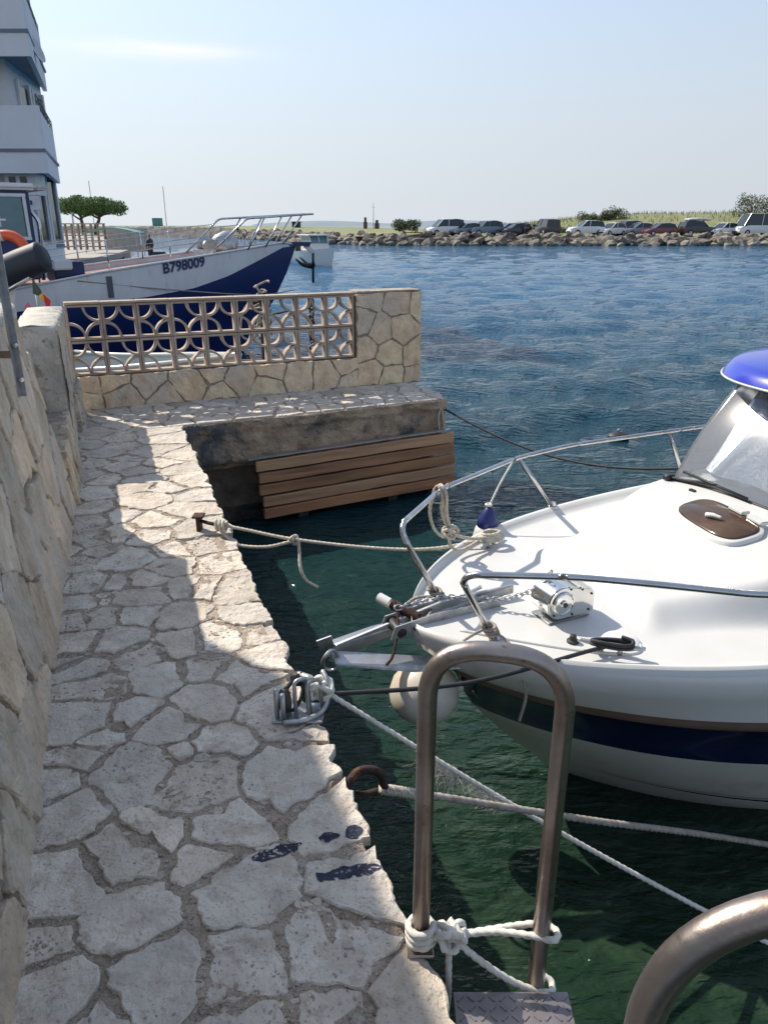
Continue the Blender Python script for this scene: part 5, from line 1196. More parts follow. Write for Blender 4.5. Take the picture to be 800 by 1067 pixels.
for v in bm.verts: v.co.x -= .25 if v.co.z > 1.7 and v.co.x > .3 else 0
mbp('windows', bm, M['bluglass'])
bm = bmesh.new(); box(bm, (-.1, 0, 1.86), (2.1, 1.6, .09)); bevel_all(bm, .04, 2); mbp('hardtop', bm, M['gel'])
for s_, w_ in ((.9, .62), (.9, -.62), (-.6, .65), (-.6, -.65), (.86, 0)):
    bm = bmesh.new(); tube(bm, [(s_, w_, 1.38), (s_ - (.25 if s_ > 0 else 0), w_, 1.84)], .04, 6); mbp('roof_pillar', bm, M['gel'])
bm = bmesh.new(); box(bm, (-2.85, 0, .75), (.35, .4, .9)); bevel_all(bm, .08, 2); mbp('outboard_motor', bm, M['black'])
# ------------------------------------------------------------------ shores
bank = [(-90, 18), (-14.2, 23.4), (-11.4, 33), (-16.0, 50), (-30, 92), (-43, 142), (-90, 142)]
bm = bmesh.new(); prism(bm, bank, -3, .05); newobj('harbour_bank', bm, M['bankg'], kind='structure')
bm = bmesh.new(); prism(bm, [(-14.0, 24.2), (-11.6, 33), (-13.5, 42), (-19, 42), (-22, 24)], .055, .30); newobj('harbour_bank_step', bm, M['bankg'], kind='structure')
shore = [(150, 97), (100, 100), (50, 101), (22, 101), (0, 102), (-9, 113), (-16, 130), (-28, 157), (-39, 182), (-60, 203), (-85, 215), (-180, 235)]
# land: a strip with gentle dunes to the right
bm = bmesh.new()
SH = [Vector(p_) for p_ in shore]
def landz(x, d):
    h = .12 + .3 * smooth(6, 12, d)
    if x > 8: h += smooth(8, 52, x) * 2.9 * smooth(7, 34, d) + .35 * noise.noise(Vector((x * .12, d * .1, 0))) * smooth(7, 20, d)
    elif x < -12: h += .5 * smooth(-12, -40, x) * 1.6 * smooth(1, 6, d)
    return h
def land(u, v):
    p_, d = pathpt(SH, u); nn_ = Vector((d.y, -d.x)); dist = -1.5 + 75 * v ** 1.8
    if p_.x < -5: dist = -1.5 + (75 - 55 * min(1, (-5 - p_.x) / 30)) * v ** 1.8
    q = p_ + nn_ * dist; z = landz(p_.x, dist) if dist > 1.5 else -1.6 + (dist + 1.5) * .58
    return Vector((q.x, q.y, z))
gridmesh(bm, land, 150, 34, mfun=lambda i, j: 1 if -1.5 + 75 * (j / 33) ** 1.8 < 3.2 else 0); newobj('spit_ground', bm, [M['grass'], M['rockbed']], smooth=True, kind='structure', recalc=False)
# car park strip
bm = bmesh.new()
gridmesh(bm, lambda u, v: Vector((-4 + 100 * u, 104.0 + 7.5 * v - 0 * u, landz(-4 + 100 * u, 3) + .0 + .0 * v)), 60, 4); newobj('car_park', bm, M['sand'], kind='structure', recalc=False)
# boulders of the far shore, each its own object, eight shapes
protos = []
for k in range(8):
    bm = bmesh.new(); bmesh.ops.create_icosphere(bm, subdivisions=2, radius=.62); o_ = Vector((k * 7.3, 0, 0))
    for v in bm.verts:
        d = v.co.normalized(); q = d * 1.0
        v.co = Vector((round(d.x * 1.8) / 1.8 * .3 + d.x * .7, round(d.y * 1.8) / 1.8 * .3 + d.y * .7, (round(d.z * 2) / 2 * .3 + d.z * .7) * .72)) * .62 * (1 + .45 * noise.noise(d * 1.6 + o_))
    me = bpy.data.meshes.new('boulder'); bm.to_mesh(me); bm.free()
    mk = mat('shore_rock_%d' % k, *[((.26, .23, .18), (.13, .11, .09)), ((.20, .175, .145), (.10, .085, .07)), ((.33, .285, .225), (.17, .15, .12)), ((.19, .175, .155), (.09, .085, .075))][k % 4], 1.5, .9, .05, 4)
    me.materials.append(mk); protos.append(me)
rk = random.Random(11)
ZONES = [(-22, 'far left beyond the motorboat'), (-12, 'left of the masonry stubs'), (-5, 'left of the round bush'), (3, 'below the round bush'), (7, 'right of the round bush'), (11, 'below the white van'), (15, 'below the slate blue car'), (19, 'below the black car'), (23, 'below the dark van'), (28, 'left of the white off roader'), (32, 'below the white off roader'), (37, 'below the dark blue car'), (41, 'below the dark red car'), (46, 'below the car with the roof load'), (50, 'below the small white car'), (57, 'below the white minibus')]
BT = ['warm tan', 'dull brown', 'pale sandy', 'dark grey']
for k in range(290):
    u = (k // 3 + rk.random() * .7) / 97; u = .22 + .37 * u; p_, d = pathpt(SH, u); nn_ = Vector((d.y, -d.x)); row = k % 3
    off = (-1.3, .3, 1.9)[row] + rk.uniform(-.5, .5); q = p_ + nn_ * off; z = (-.85, -.42, .05)[row] + rk.uniform(-.15, .15)
    o = bpy.data.objects.new('boulder', rk.choice(protos)); C.objects.link(o); o.location = (q.x, q.y, z)
    sc = rk.uniform(.8, 1.5); o.scale = (sc * 1.15, sc, sc * rk.uniform(.75, 1.05)); o.rotation_euler = (rk.uniform(-.5, .5), rk.uniform(-.5, .5), rk.uniform(0, 6.3))
    zone = next((t for lim, t in ZONES if q.x < lim), 'at the right edge of the view')
    tone = BT[protos.index(o.data) % 4]; o['label'] = '%s boulder %s, %s' % (tone, ('at the waterline', 'halfway up the bank', 'on top of the bank')[row], zone); o['category'] = 'boulder'; o['group'] = 'boulders of the far shore revetment'
bl_ = {}
for o in C.objects:
    if o.name.startswith('boulder'): bl_.setdefault(o['label'], []).append(o)
for lab, os_ in bl_.items():
    if 1 < len(os_) < 4:
        os_.sort(key=lambda o: -o.scale.y)
        for w_, o in zip(('larger', 'smaller') if len(os_) == 2 else ('largest', 'middle sized', 'smallest'), os_): o['label'] = w_ + ' ' + lab
# the distant part of the breakwater, one mass of rock
bm = bmesh.new()
def farrock(u, v):
    p_ = Vector((-30, 165)).lerp(Vector((-160, 245)), u); z = -1.3 + 4.0 * math.sin(math.pi * min(1, v * 1.0)) * (.55 + .25 * u)
    q = Vector((p_.x, p_.y + (v - .5) * 9, z)); return q + Vector((0, 0, .45 * noise.noise(Vector((q.x * .9, q.y * .9, z)))))
gridmesh(bm, farrock, 260, 12); newobj('far_breakwater', bm, mat('breakwater_rock', (.15, .14, .13), (.09, .085, .08), .8, .95, .1, 2), kind='stuff')
# low hill line on the far right horizon
bm = bmesh.new()
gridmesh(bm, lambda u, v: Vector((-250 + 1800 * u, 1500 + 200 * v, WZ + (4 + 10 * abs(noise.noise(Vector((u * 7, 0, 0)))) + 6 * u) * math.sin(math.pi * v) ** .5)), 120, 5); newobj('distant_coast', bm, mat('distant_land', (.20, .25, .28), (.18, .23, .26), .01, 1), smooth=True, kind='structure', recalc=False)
# ------------------------------------------------------------------ foliage
def leafcloud(bm, blobs, n_, size, rnd, mi=0):
    tot = sum(b_[3] * b_[4] * b_[5] for b_ in blobs)
    for (cx, cy, cz, rx, ry, rz_) in blobs:
        m_ = int(n_ * rx * ry * rz_ / tot) + 8
        for _ in range(m_):
            d = Vector((rnd.gauss(0, 1), rnd.gauss(0, 1), rnd.gauss(0, 1))).normalized() * rnd.random() ** .4
            if noise.noise(Vector((cx + d.x * 2.2, cy + d.y * 2.2, cz + d.z * 2.2)) * 1.3) < -.12: continue
            p_ = Vector((cx + d.x * rx, cy + d.y * ry, cz + d.z * rz_)); s_ = size * rnd.uniform(.5, 1.4)
            a_ = Vector((rnd.gauss(0, 1), rnd.gauss(0, 1), rnd.gauss(0, 1))).normalized(); b_ = a_.orthogonal().normalized(); 
            bm.faces.new([bm.verts.new(p_ + q) for q in (a_ * s_, b_ * s_ * .5, -a_ * s_, -b_ * s_ * .5)])
def umbrella_pine(label, x, y, h, wd_, seed, lean):
    rnd = random.Random(seed); t_ = thing('pine_tree', label, 'tree', (x, y, .05), 0, 'umbrella pines on the left bank')
    bm = bmesh.new(); top = Vector((lean, 0, h * .62)); tube(bm, catmull([(0, 0, -.1), (lean * .2, 0, h * .25), top * .6 + Vector((0, 0, 0)), top], 5), lambda t: .34 * (1 - .45 * t), 10)
    newobj('trunk', bm, M['bark'], t_, True)
    blobs = []
    for k in range(9):
        a_ = k * 2.4; r_ = wd_ * .5 * (.25 + .72 * math.sqrt(k / 9)); e_ = Vector((lean + r_ * math.cos(a_), r_ * math.sin(a_) * .8, h * (.76 + .06 * rnd.random()) - .10 * abs(r_)))
        bm = bmesh.new(); st_ = Vector((lean * .7, 0, h * rnd.uniform(.40, .58))); mid = st_.lerp(e_, .5) + Vector((0, 0, -.15)); tube(bm, catmull([st_, mid, e_], 5), lambda t: .16 * (1 - .75 * t), 7); newobj('limb', bm, M['bark'], t_, True)
        blobs.append((e_.x, e_.y, e_.z + .15, wd_ * .22, wd_ * .22, h * .22)); blobs.append((e_.x + rnd.uniform(-.4, .4), e_.y, e_.z + .5, wd_ * .18, wd_ * .18, h * .20))
    blobs.append((lean, 0, h * .90, wd_ * .30, wd_ * .30, h * .22))
    bm = bmesh.new(); leafcloud(bm, blobs, 17000, .15, rnd); newobj('crown', bm, M['leaf'], t_, recalc=False)
umbrella_pine('umbrella pine with the taller crown, nearer the apartment block', -48.0, 128, 5.3, 6.4, 1, -.2)
umbrella_pine('umbrella pine farther from the apartment block, slightly lower', -46.3, 128.5, 5.1, 6.6, 2, 1.1)
def bush(name, label, x, y, z, w_, h_, seed, cat='bush', n_=2600, trunk=False, group=None):
    rnd = random.Random(seed); t_ = thing(name, label, cat, (x, y, z), 0, group)
    blobs = [(rnd.uniform(-.4, .4) * w_, rnd.uniform(-.3, .3) * w_, h_ * rnd.uniform(.25, .75), w_ * rnd.uniform(.14, .28), w_ * .25, h_ * rnd.uniform(.16, .30)) for _ in range(13)]
    bm = bmesh.new(); leafcloud(bm, blobs, n_, .14, rnd); newobj('crown' if trunk else 'foliage', bm, M['leaf2'], t_, recalc=False)
    for k in range(4):
        bm = bmesh.new(); tube(bm, [(rnd.uniform(-.1, .1), 0, -.2), (rnd.uniform(-.3, .3) * w_, 0, h_ * .6)], lambda t: .07 * (1 - .7 * t), 6); newobj('trunk' if trunk and k == 0 else 'stem', bm, M['bark'], t_)
bush('round_bush', 'round dark green bush standing alone on the rocks left of the parked cars', 2.9, 105.3, 0.28, 3.4, 2.1, 3)
bush('shrub', 'low feathery shrub at the left of the clump on the grassy dune', 32.5, 129.0, 0.47, 3.0, 3.2, 20, group='shrubs behind the parked cars')
bush('shrub', 'middle feathery shrub of the clump on the grassy dune', 34.5, 129.0, 0.75, 2.8, 3.2, 21, group='shrubs behind the parked cars')
bush('shrub', 'tallest feathery shrub of the clump on the grassy dune', 36.9, 129.0, 1.46, 3.4, 3.2, 22, group='shrubs behind the parked cars')
bush('shrub', 'low spreading green bush at the left end of the grassy dune', 22.3, 112.7, 0.16, 2.8, 1.5, 23, group='shrubs behind the parked cars')
bush('shrub', 'small bush beside the white off roader on the far shore', 25.6, 112.7, -0.10, 3.4, 1.5, 24, group='shrubs behind the parked cars')
bush('tamarisk_tree', 'bushy grey green tree on the dune at the right edge of the view', 57.7, 125.6, 2.15, 5.3, 4.4, 40, 'tree', 4200, True)
# two old chimney stubs and a mast on the breakwater
for x, y, h, w_, lab in ((-3.7, 160, 1.7, .75, 'short dark masonry stub on the breakwater, left of the mast'), (-1.4, 160, 1.2, .9, 'squat dark masonry stub on the breakwater, right of the mast')):
    bm = bmesh.new(); prism(bm, [(x - w_ / 2, y - .4), (x + w_ / 2, y - .4), (x + w_ / 2, y + .4), (x - w_ / 2, y + .4)], .3, 1.2 + h * .5); prism(bm, [(x - w_ * .32, y - .3), (x + w_ * .32, y - .3), (x + w_ * .28, y + .3), (x - w_ * .32, y + .3)], 1.202 + h * .5, 1.2 + h)
    newobj('masonry_stub', bm, M['bark'], label=lab, category='ruin')
for x, y, z1, lab in ((-2.1, 161, 5.6, 'thin mast between the two masonry stubs'),):
    bm = bmesh.new(); tube(bm, [(x, y, .3), (x, y, z1)], lambda t: .10 - .06 * t, 6); box(bm, (x, y, z1 - .8), (.5, .1, .08)); newobj('mast', bm, M['galv'], label=lab, category='mast')
bm = bmesh.new(); prism(bm, [(-62.5, 215), (-59.5, 215), (-59.5, 218), (-62.5, 218)], -1.2, 1.2); prism(bm, [(-62.1, 215.4), (-59.9, 215.4), (-59.9, 217.6), (-62.1, 217.6)], 1.203, 3.2); newobj('tower', bm, M['tealm'], label='small pale green harbour tower at the far end of the breakwater', category='tower')
bm = bmesh.new(); prism(bm, [(-18.9, 165), (-17.3, 165), (-17.3, 167), (-18.9, 167)], .2, 2.0); prism(bm, [(-19.1, 164.8), (-17.1, 164.8), (-17.1, 167.2), (-19.1, 167.2)], 2.003, 2.15); newobj('signal_hut', bm, M['wetrock'], label='small dark square hut on the breakwater behind the pulpit rails', category='hut')
# grass tufts on the dune
bm = bmesh.new(); rg = random.Random(8)
for k in range(16000):
    u = .12 + .42 * rg.random(); v = .32 + .68 * rg.random(); p_ = land(u, v)
    if p_.x < 8: continue
    h_ = rg.uniform(.15, .7); a_ = rg.random() * 6.28; w_ = rg.uniform(.03, .08); dx, dy = math.cos(a_) * w_, math.sin(a_) * w_
    l_ = Vector((rg.gauss(0, .15), rg.gauss(0, .15), h_)); bm.faces.new([bm.verts.new(q) for q in (p_ + Vector((dx, dy, -.05)), p_ - Vector((dx, dy, .05)), p_ + l_)])
newobj('dune_grass', bm, M['grass'], kind='stuff', recalc=False)
# ------------------------------------------------------------------ parked cars
def carproto(kind):
    S = {'hatch': (4.1, .85, [(-2.05, .35, .62), (-1.98, .28, .90), (-1.2, .28, .95), (.7, .28, .93), (1.75, .28, .76), (2.02, .32, .62), (2.05, .40, .50)], [(-1.85, .93), (-1.55, 1.38), (-.9, 1.47), (.1, 1.44), (.95, .92)]),
         'suv': (4.6, .92, [(-2.3, .42, .75), (-2.24, .35, 1.05), (-1.3, .35, 1.10), (.7, .35, 1.10), (1.9, .35, .98), (2.24, .38, .80), (2.3, .45, .60)], [(-2.18, 1.08), (-1.95, 1.62), (-1.2, 1.74), (.2, 1.70), (.95, 1.09)]),
         'van': (4.7, .95, [(-2.35, .40, .80), (-2.32, .32, 1.10), (-1.3, .32, 1.12), (.9, .32, 1.10), (1.9, .32, .95), (2.3, .35, .75), (2.35, .42, .6)], [(-2.3, 1.11), (-2.25, 1.85), (-1.5, 1.93), (.5, 1.90), (1.4, 1.08)]),
         'bus': (5.9, 1.0, [(-2.95, .45, .9), (-2.93, .35, 1.2), (-1.5, .35, 1.22), (1.6, .35, 1.22), (2.5, .35, 1.10), (2.9, .38, .85), (2.95, .45, .6)], [(-2.92, 1.22), (-2.88, 2.40), (-1.8, 2.55), (1.5, 2.52), (2.35, 1.18)])}[kind]
    L, w, body, gh = S; root = thing('parked_car' if kind != 'bus' else 'parked_minibus', 'x', 'car')
    bm = bmesh.new(); R_ = []
    for x, z0, z1 in body:
        k = .86 if abs(x) > L / 2 - .02 else (.95 if abs(x) > L / 2 - .35 else 1)
        R_.append([bm.verts.new(q) for q in ((x, -w * k * .96, z0), (x, -w * k, (z0 + z1) / 2), (x, -w * k * .93, z1), (x, w * k * .93, z1), (x, w * k, (z0 + z1) / 2), (x, w * k * .96, z0))])
    for a_, b_ in zip(R_, R_[1:]):
        for k in range(6): bm.faces.new((a_[k], a_[(k + 1) % 6], b_[(k + 1) % 6], b_[k]))
    bm.faces.new(R_[0]); bm.faces.new(R_[-1][::-1]); newobj('body', bm, [M['gel']], root, 30)
    # greenhouse: glass core with painted roof and pillars
    bm = bmesh.new(); R_ = []
    def gwid(z): zb, zt = gh[0][1], gh[2][1]; return w * (.92 - .17 * (z - zb) / (zt - zb))
    top = [(x, z) for x, z in gh]; basez = gh[0][1] - .03
    sec = [(gh[0][0], gh[0][1])] + gh[1:4] + [gh[4]]
    up = [[bm.verts.new((x, sg * gwid(z), z)) for sg in (-1, 1)] for x, z in sec]; lo = [[bm.verts.new((x, sg * gwid(basez), basez)) for sg in (-1, 1)] for x, z in sec]
    for i in range(4):
        bm.faces.new((up[i][0], up[i + 1][0], up[i + 1][1], up[i][1]))
        for j in (0, 1): bm.faces.new((lo[i][j], lo[i + 1][j], up[i + 1][j], up[i][j]))
    newobj('windows', bm, M['glassd'], root)
    bm = bmesh.new(); rx0, rx1 = gh[1][0], gh[3][0]; zt = gh[2][1]
    gridmesh(bm, lambda u, v: Vector((rx0 + (rx1 - rx0) * u, gwid(zt) * 1.0 * (2 * v - 1), (gh[1][1] + (gh[2][1] - gh[1][1]) * min(1, u * 3.2)) + .035 - .05 * (u > .98) + .03 * (1 - (2 * v - 1) ** 2))), 12, 6)
    newobj('roof', bm, [M['gel']], root, True)
    for sg in (-1, 1):
        for (xa, za), (xb, zb_) in ((gh[4], gh[3]), ((.1 * L / 4.1 - .25, gh[0][1]), (-.30, zt)), (gh[0], gh[1])):
            bm = bmesh.new(); tube(bm, [(xa, sg * gwid(za), za), (xb, sg * gwid(zb_) * 1.01, zb_ + .01)], .045, 6); newobj('pillar', bm, [M['gel']], root)
    wr = .32 if kind == 'hatch' else .37
    for sx in (-.31 * L, .31 * L):
        for sg in (-1, 1):
            bm = bmesh.new(); Mx = Matrix.Translation((sx, sg * (w - .08), wr)) @ RX; lathe(bm, [(wr * .6, -.1), (wr, -.09), (wr, .09), (wr * .6, .1)], 18, Mx); wo_ = newobj('wheel', bm, M['tyre'], root, 40)
            bm = bmesh.new(); lathe(bm, [(wr * .6, -.105), (wr * .55, -.12), (wr * .1, -.11), (wr * .1, .11), (wr * .55, .12), (wr * .6, .105)], 12, Mx); o_ = newobj('rim', bm, M['galv'], wo_)
    for sg in (-1, 1):
        bm = bmesh.new(); box(bm, (L / 2 - .10, sg * w * .70, body[-2][2] - .02), (.16, .32, .14)); bevel_all(bm, .03, 2); newobj('headlight', bm, M['bluglass'], root)
        bm = bmesh.new(); box(bm, (-L / 2 + .03, sg * w * .78, body[1][2] - .12), (.10, .20, .22)); bevel_all(bm, .02, 1); newobj('tail_light', bm, M['red'], root)
        bm = bmesh.new(); box(bm, (gh[4][0] - .25, sg * (w + .06), gh[4][1] + .10), (.12, .16, .12)); bevel_all(bm, .02, 1); newobj('mirror', bm, M['black'], root)
    bm = bmesh.new(); box(bm, (L / 2 + .0, 0, body[-1][2] - .10), (.06, w * 1.1, .14)); newobj('grille', bm, M['black'], root)
    return root
PR = {k: carproto(k) for k in ('hatch', 'suv', 'van', 'bus')}; used = set()
paints = dict(white=paint('paint_white', (.75, .75, .74)), navy=paint('paint_navy', (.02, .035, .08)), slate=paint('paint_slate', (.13, .19, .25)), black=paint('paint_black', (.02, .02, .024)), red=paint('paint_red', (.16, .02, .03)), silver=paint('paint_silver', (.30, .31, .36)), cream=paint('paint_cream', (.66, .66, .62)))
def park(kind, col_, u, Y, deg, label, cat='car'):
    Y -= 16.6
    x = (u - 400) / 780 * (Y * .9335 + .55 * .358)
    r_ = PR[kind]
    r_ = copytree(r_) if kind in used else r_
    used.add(kind); r_.location = (x, Y, landz(x, 3) + .02); r_.scale = (1.06, 1.06, 1.08); r_.rotation_euler = (0, 0, R(deg)); r_['label'] = label; r_['category'] = cat; r_['group'] = 'cars parked along the far shore'
    for ch in r_.children:
        if ch.name.split('.')[0] in ('body', 'roof', 'pillar'):
            ch.material_slots[0].link = 'OBJECT'; ch.material_slots[0].material = paints[col_]
    return r_
park('bus', 'white', 787, 122.5, 192, 'white minibus at the right edge of the row of parked cars', 'minibus')
park('hatch', 'white', 753, 122.8, 205, 'small white car between the minibus and the dark car with a roof load')
cr = park('suv', 'black', 726, 122.6, 12, 'dark estate car carrying long loads on its roof rack')
park('hatch', 'red', 687, 122.4, 190, 'dark red hatchback in the middle of the right hand cars')
park('hatch', 'silver', 664, 124.8, 196, 'silver grey hatchback tucked behind the dark red one')
park('suv', 'navy', 651, 126.4, 196, 'dark navy blue car beside the silver grey hatchback')
park('hatch', 'white', 637, 123.2, 214, 'low white car just in front of the dark navy one')
park('suv', 'white', 610, 123.0, 190, 'white off roader standing apart, facing left')
park('van', 'black', 569, 122.8, 100, 'dark van seen from behind near the two standing people')
park('hatch', 'black', 537, 122.6, 200, 'black hatchback left of the two standing people')
park('hatch', 'cream', 528, 125.2, 196, 'cream car half hidden behind the black hatchback')
park('suv', 'slate', 505, 122.8, 205, 'slate blue off roader left of the black hatchback')
park('hatch', 'slate', 485, 122.5, 208, 'slate blue hatchback second from the left end of the row')
park('van', 'white', 463, 122.9, 200, 'white van at the left end of the row of parked cars', 'van')
rr_ = thing('roof_load', 'long boards and bags strapped on the roof of the dark estate car', 'luggage', (cr.location.x, cr.location.y, cr.location.z + 1.90), R(12))
bm = bmesh.new()
for y in (-.4, 0, .4): tube(bm, catmull([(-1.7, y, .12), (-.6, y, .20 + .04 * y), (.6, y, .20), (1.6, y, .10)], 4), .13, 8)
newobj('boards', bm, M['cream'] if 'cream' in M else M['shipwhite'], rr_, True)
for x in (-.8, .5):
    bm = bmesh.new(); box(bm, (x, 0, .0), (.06, 1.4, .05)); newobj('rack_bar', bm, M['black'], rr_)
# two people standing by the van
def person(x, y, z, label, shirt, rz, seed, sit=False):
    bm = bmesh.new(); skl = [(0, 0, .95), (0, 0, 1.15), (0, 0, 1.38), (0, 0, 1.50), (0, 0, 1.62), (0, 0, 1.74), (.10, 0, .92), (.12, .05, .50), (.12, 0, .08), (.13, .12, .03), (-.10, 0, .92), (-.12, -.02, .50), (-.13, -.05, .08), (-.13, .08, .03), (.20, 0, 1.40), (.27, .02, 1.12), (.26, .14, .90), (-.20, 0, 1.40), (-.27, 0, 1.12), (-.24, .12, .90)]
    rad = [.15, .14, .15, .06, .09, .075, .10, .07, .045, .04, .10, .07, .045, .04, .065, .045, .035, .065, .045, .035]
    ed = [(0, 1), (1, 2), (2, 3), (3, 4), (4, 5), (0, 6), (6, 7), (7, 8), (8, 9), (0, 10), (10, 11), (11, 12), (12, 13), (2, 14), (14, 15), (15, 16), (2, 17), (17, 18), (18, 19)]
    me = bpy.data.meshes.new('person'); me.from_pydata(skl, ed, []); o = bpy.data.objects.new('person', me); C.objects.link(o)
    md = o.modifiers.new('skin', 'SKIN'); o.modifiers.new('sub', 'SUBSURF').levels = 1
    for i, r_ in enumerate(rad): me.skin_vertices[0].data[i].radius = (r_, r_ * .8)
    me.skin_vertices[0].data[0].use_root = True
    bpy.context.view_layer.update(); m2 = bpy.data.meshes.new_from_object(o.evaluated_get(bpy.context.evaluated_depsgraph_get())); bpy.data.objects.remove(o)
    m2.materials.clear()
    for m_ in (M['skin'], shirt, M['cloth'], M['black']): m2.materials.append(m_)
    for f in m2.polygons:
        z_ = f.center.z; f.material_index = 2 if z_ < .97 and abs(f.center.x) < .2 else 1 if z_ < 1.47 and z_ > 1.1 else 3 if z_ > 1.70 or (z_ > 1.6 and f.center.y < -.02) else 0; f.use_smooth = True
    o = bpy.data.objects.new('person', m2); C.objects.link(o); o.location = (x, y, z); o.rotation_euler = (0, 0, rz); o['label'] = label; o['category'] = 'person'; return o
for u, lab, sh, rz in ((549, 'person in dark clothes standing between the black hatchback and the dark van', M['cloth'], 2.9), (556, 'person in a greenish top standing right beside the dark van', M['darkgreen'], 3.6)):
    x = (u - 400) / 780 * (105 * .9335); person(x, 105, landz(x, 3) + .02, lab, sh, rz, 1)
# ------------------------------------------------------------------ apartment block on the left bank
ap = thing('apartment_block', 'pale blue grey apartment block with deep angled balconies at the left edge', 'building', (-14, 27, .05))
def apz(name, poly, z0, z1, m_, parent=ap):
    bm = bmesh.new(); prism(bm, poly, z0, z1); return newobj(name, bm, m_, parent, frame=W)
X1, Y1, X2, Y2 = -10.25, 25.0, -12.35, 31.2
def offpoly(d):    # plan inset by d
    return [(-26, Y1 + d), (X1 - d * .8, Y1 + d), (X2 - d * 1.0, Y2 - .02 * d), (-26, Y2)]
apz('wall', [(-25.9, Y1 + 1.1), (X1 - 1.25, Y1 + 1.1), (X2 - .12, Y2 - .3), (-25.9, Y2 - .3)], .06, 15.6, M['bwall'])
apz('ground_floor_wall', [(-25.95, Y1 + .2), (-12.0, Y1 + .2), (-11.75, Y1 + 1.4), (-12.45, Y2 - .25), (-25.95, Y2 - .25)], .055, 2.25, M['bwall'])
apz('plinth_band', [(-25.97, Y1 + .17), (-11.97, Y1 + .17), (-11.72, Y1 + 1.4), (-12.42, Y2 - .22), (-25.97, Y2 - .22)], .74, .86, M['bband'])
for k, z0 in enumerate((3.15, 6.25, 9.35, 12.45)):
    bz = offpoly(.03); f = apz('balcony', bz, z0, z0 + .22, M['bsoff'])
    # parapet as thin walls round the balcony
    bm = bmesh.new(); t = .14
    pa = [Vector((-26, Y1)), Vector((X1, Y1)), Vector((X2, Y2))]
    def pwall(bm, a_, b_, t, za, zb, out=0):
        d = (b_ - a_).normalized(); n_ = Vector((-d.y, d.x)) 
        if n_.y < 0 and abs(n_.y) > abs(n_.x): n_ = -n_
        if abs(n_.x) >= abs(n_.y) and n_.x > 0: n_ = -n_
        prism(bm, [tuple(a_ - n_ * out), tuple(b_ - n_ * out), tuple(b_ + n_ * t), tuple(a_ + n_ * t)], za, zb)
    pwall(bm, pa[0], pa[1], t, z0 - .14, z0 + 1.70 - .3 * 0); newobj('parapet', bm, M['bwall'], f, frame=W)
    bm = bmesh.new(); pwall(bm, pa[1] + Vector((-.01, .145)), pa[2], t, z0 - .14, z0 + 1.60); newobj('parapet', bm, M['bwall'], f, frame=W)
    bm = bmesh.new(); pwall(bm, pa[0], pa[1] + Vector((.03, 0)), .02, z0 + .45, z0 + .54, .03); newobj('band', bm, M['bband'], f, frame=W)
    bm = bmesh.new(); pwall(bm, pa[1] + Vector((.03, -.03)), pa[2] + Vector((.03, 0)), .02, z0 + .45, z0 + .54, .03); newobj('band', bm, M['bband'], f, frame=W)
    bm = bmesh.new(); d = (pa[2] - pa[1]).normalized()
    for h in (.0, .18, .34): tube(bm, [(pa[1].x - .05, pa[1].y + .1, z0 + 1.66 + h), (pa[2].x - .05, pa[2].y, z0 + 1.66 + h)], .025, 6)
    for j in range(8): q = pa[1].lerp(pa[2], j / 7); tube(bm, [(q.x - .05, q.y + .06, z0 + 1.55), (q.x - .05, q.y + .06, z0 + 2.0)], .02, 6)
    newobj('railing', bm, M['ironrail'], f, frame=W)
    # glazed doors behind the balcony
    for j in range(4):
        xx = X1 - 1.75 - j * 2.6 - .9
        bm = bmesh.new(); box(bm, (xx, Y1 + 1.085, z0 + 1.40), (2.0, .03, 2.25)); w_ = newobj('window', bm, M['bluglass'], ap, frame=W)
        bm = bmesh.new()
        for dx in (-1.0, 0, 1.0): box(bm, (xx + dx, Y1 + 1.06, z0 + 1.40), (.07, .05, 2.3))
        box(bm, (xx, Y1 + 1.055, z0 + 2.56), (2.1, .05, .07)); newobj('frame', bm, M['wframe'], w_, frame=W)
for k in range(3):
    for yy in (27.6, 29.6):
        fx = X1 - 1.25 + (X2 - .12 - X1 + 1.25) * ((yy - Y1 - 1.1) / (Y2 - Y1 - 1.4)); z0 = (.95, 3.6, 6.7)[k]
        bm = bmesh.new(); box(bm, (fx + .03, yy, z0 + 1.1), (.10, 1.0, 2.0), Matrix.Rotation(R(7), 4, 'Z')); w_ = newobj('window', bm, M['glassd'], ap, frame=W)
        for dy in (-.56, .56):
            bm = bmesh.new(); box(bm, (fx + .08 - dy * .12, yy + dy, z0 + 1.1), (.16, .12, 2.3)); newobj('jamb', bm, M['wframe'], w_, frame=W)
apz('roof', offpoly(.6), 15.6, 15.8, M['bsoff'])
# small enclosed bay with a sign under it
bm = bmesh.new(); box(bm, (-11.28, Y1 + .75, 2.72), (.95, .7, .62)); newobj('bay', bm, M['wframe'], ap, frame=W)
for dx in (-.2, .15):
    bm = bmesh.new(); box(bm, (-11.33 + dx, Y1 + .39, 2.74), (.20, .03, .40)); newobj('bay_window', bm, M['glassd'], ap, frame=W)
sg_ = thing('shop_sign', 'small white sign board with dark lettering hanging under the apartment balcony', 'sign', (-11.75, Y1 + .3, 2.1))
bm = bmesh.new(); box(bm, (-11.25, Y1 + .3, 2.18), (1.0, .08, .42)); bevel_all(bm, .01); newobj('board', bm, M['wframe'], sg_, frame=W)
for (x, w_) in ((-12.02, .05), (-11.95, .05), (-11.88, .05), (-11.81, .05), (-11.63, .06), (-11.55, .07), (-11.46, .06)):
    bm = bmesh.new(); box(bm, (x + .47, Y1 + .252, 2.19), (w_, .01, .13)); newobj('lettering', bm, M['shipblue'], sg_, frame=W)
sd2_ = thing('satellite_dish', 'round grey satellite dish on the upper balcony corner of the apartment block', 'satellite dish', (-10.7, 26.6, 7.5))
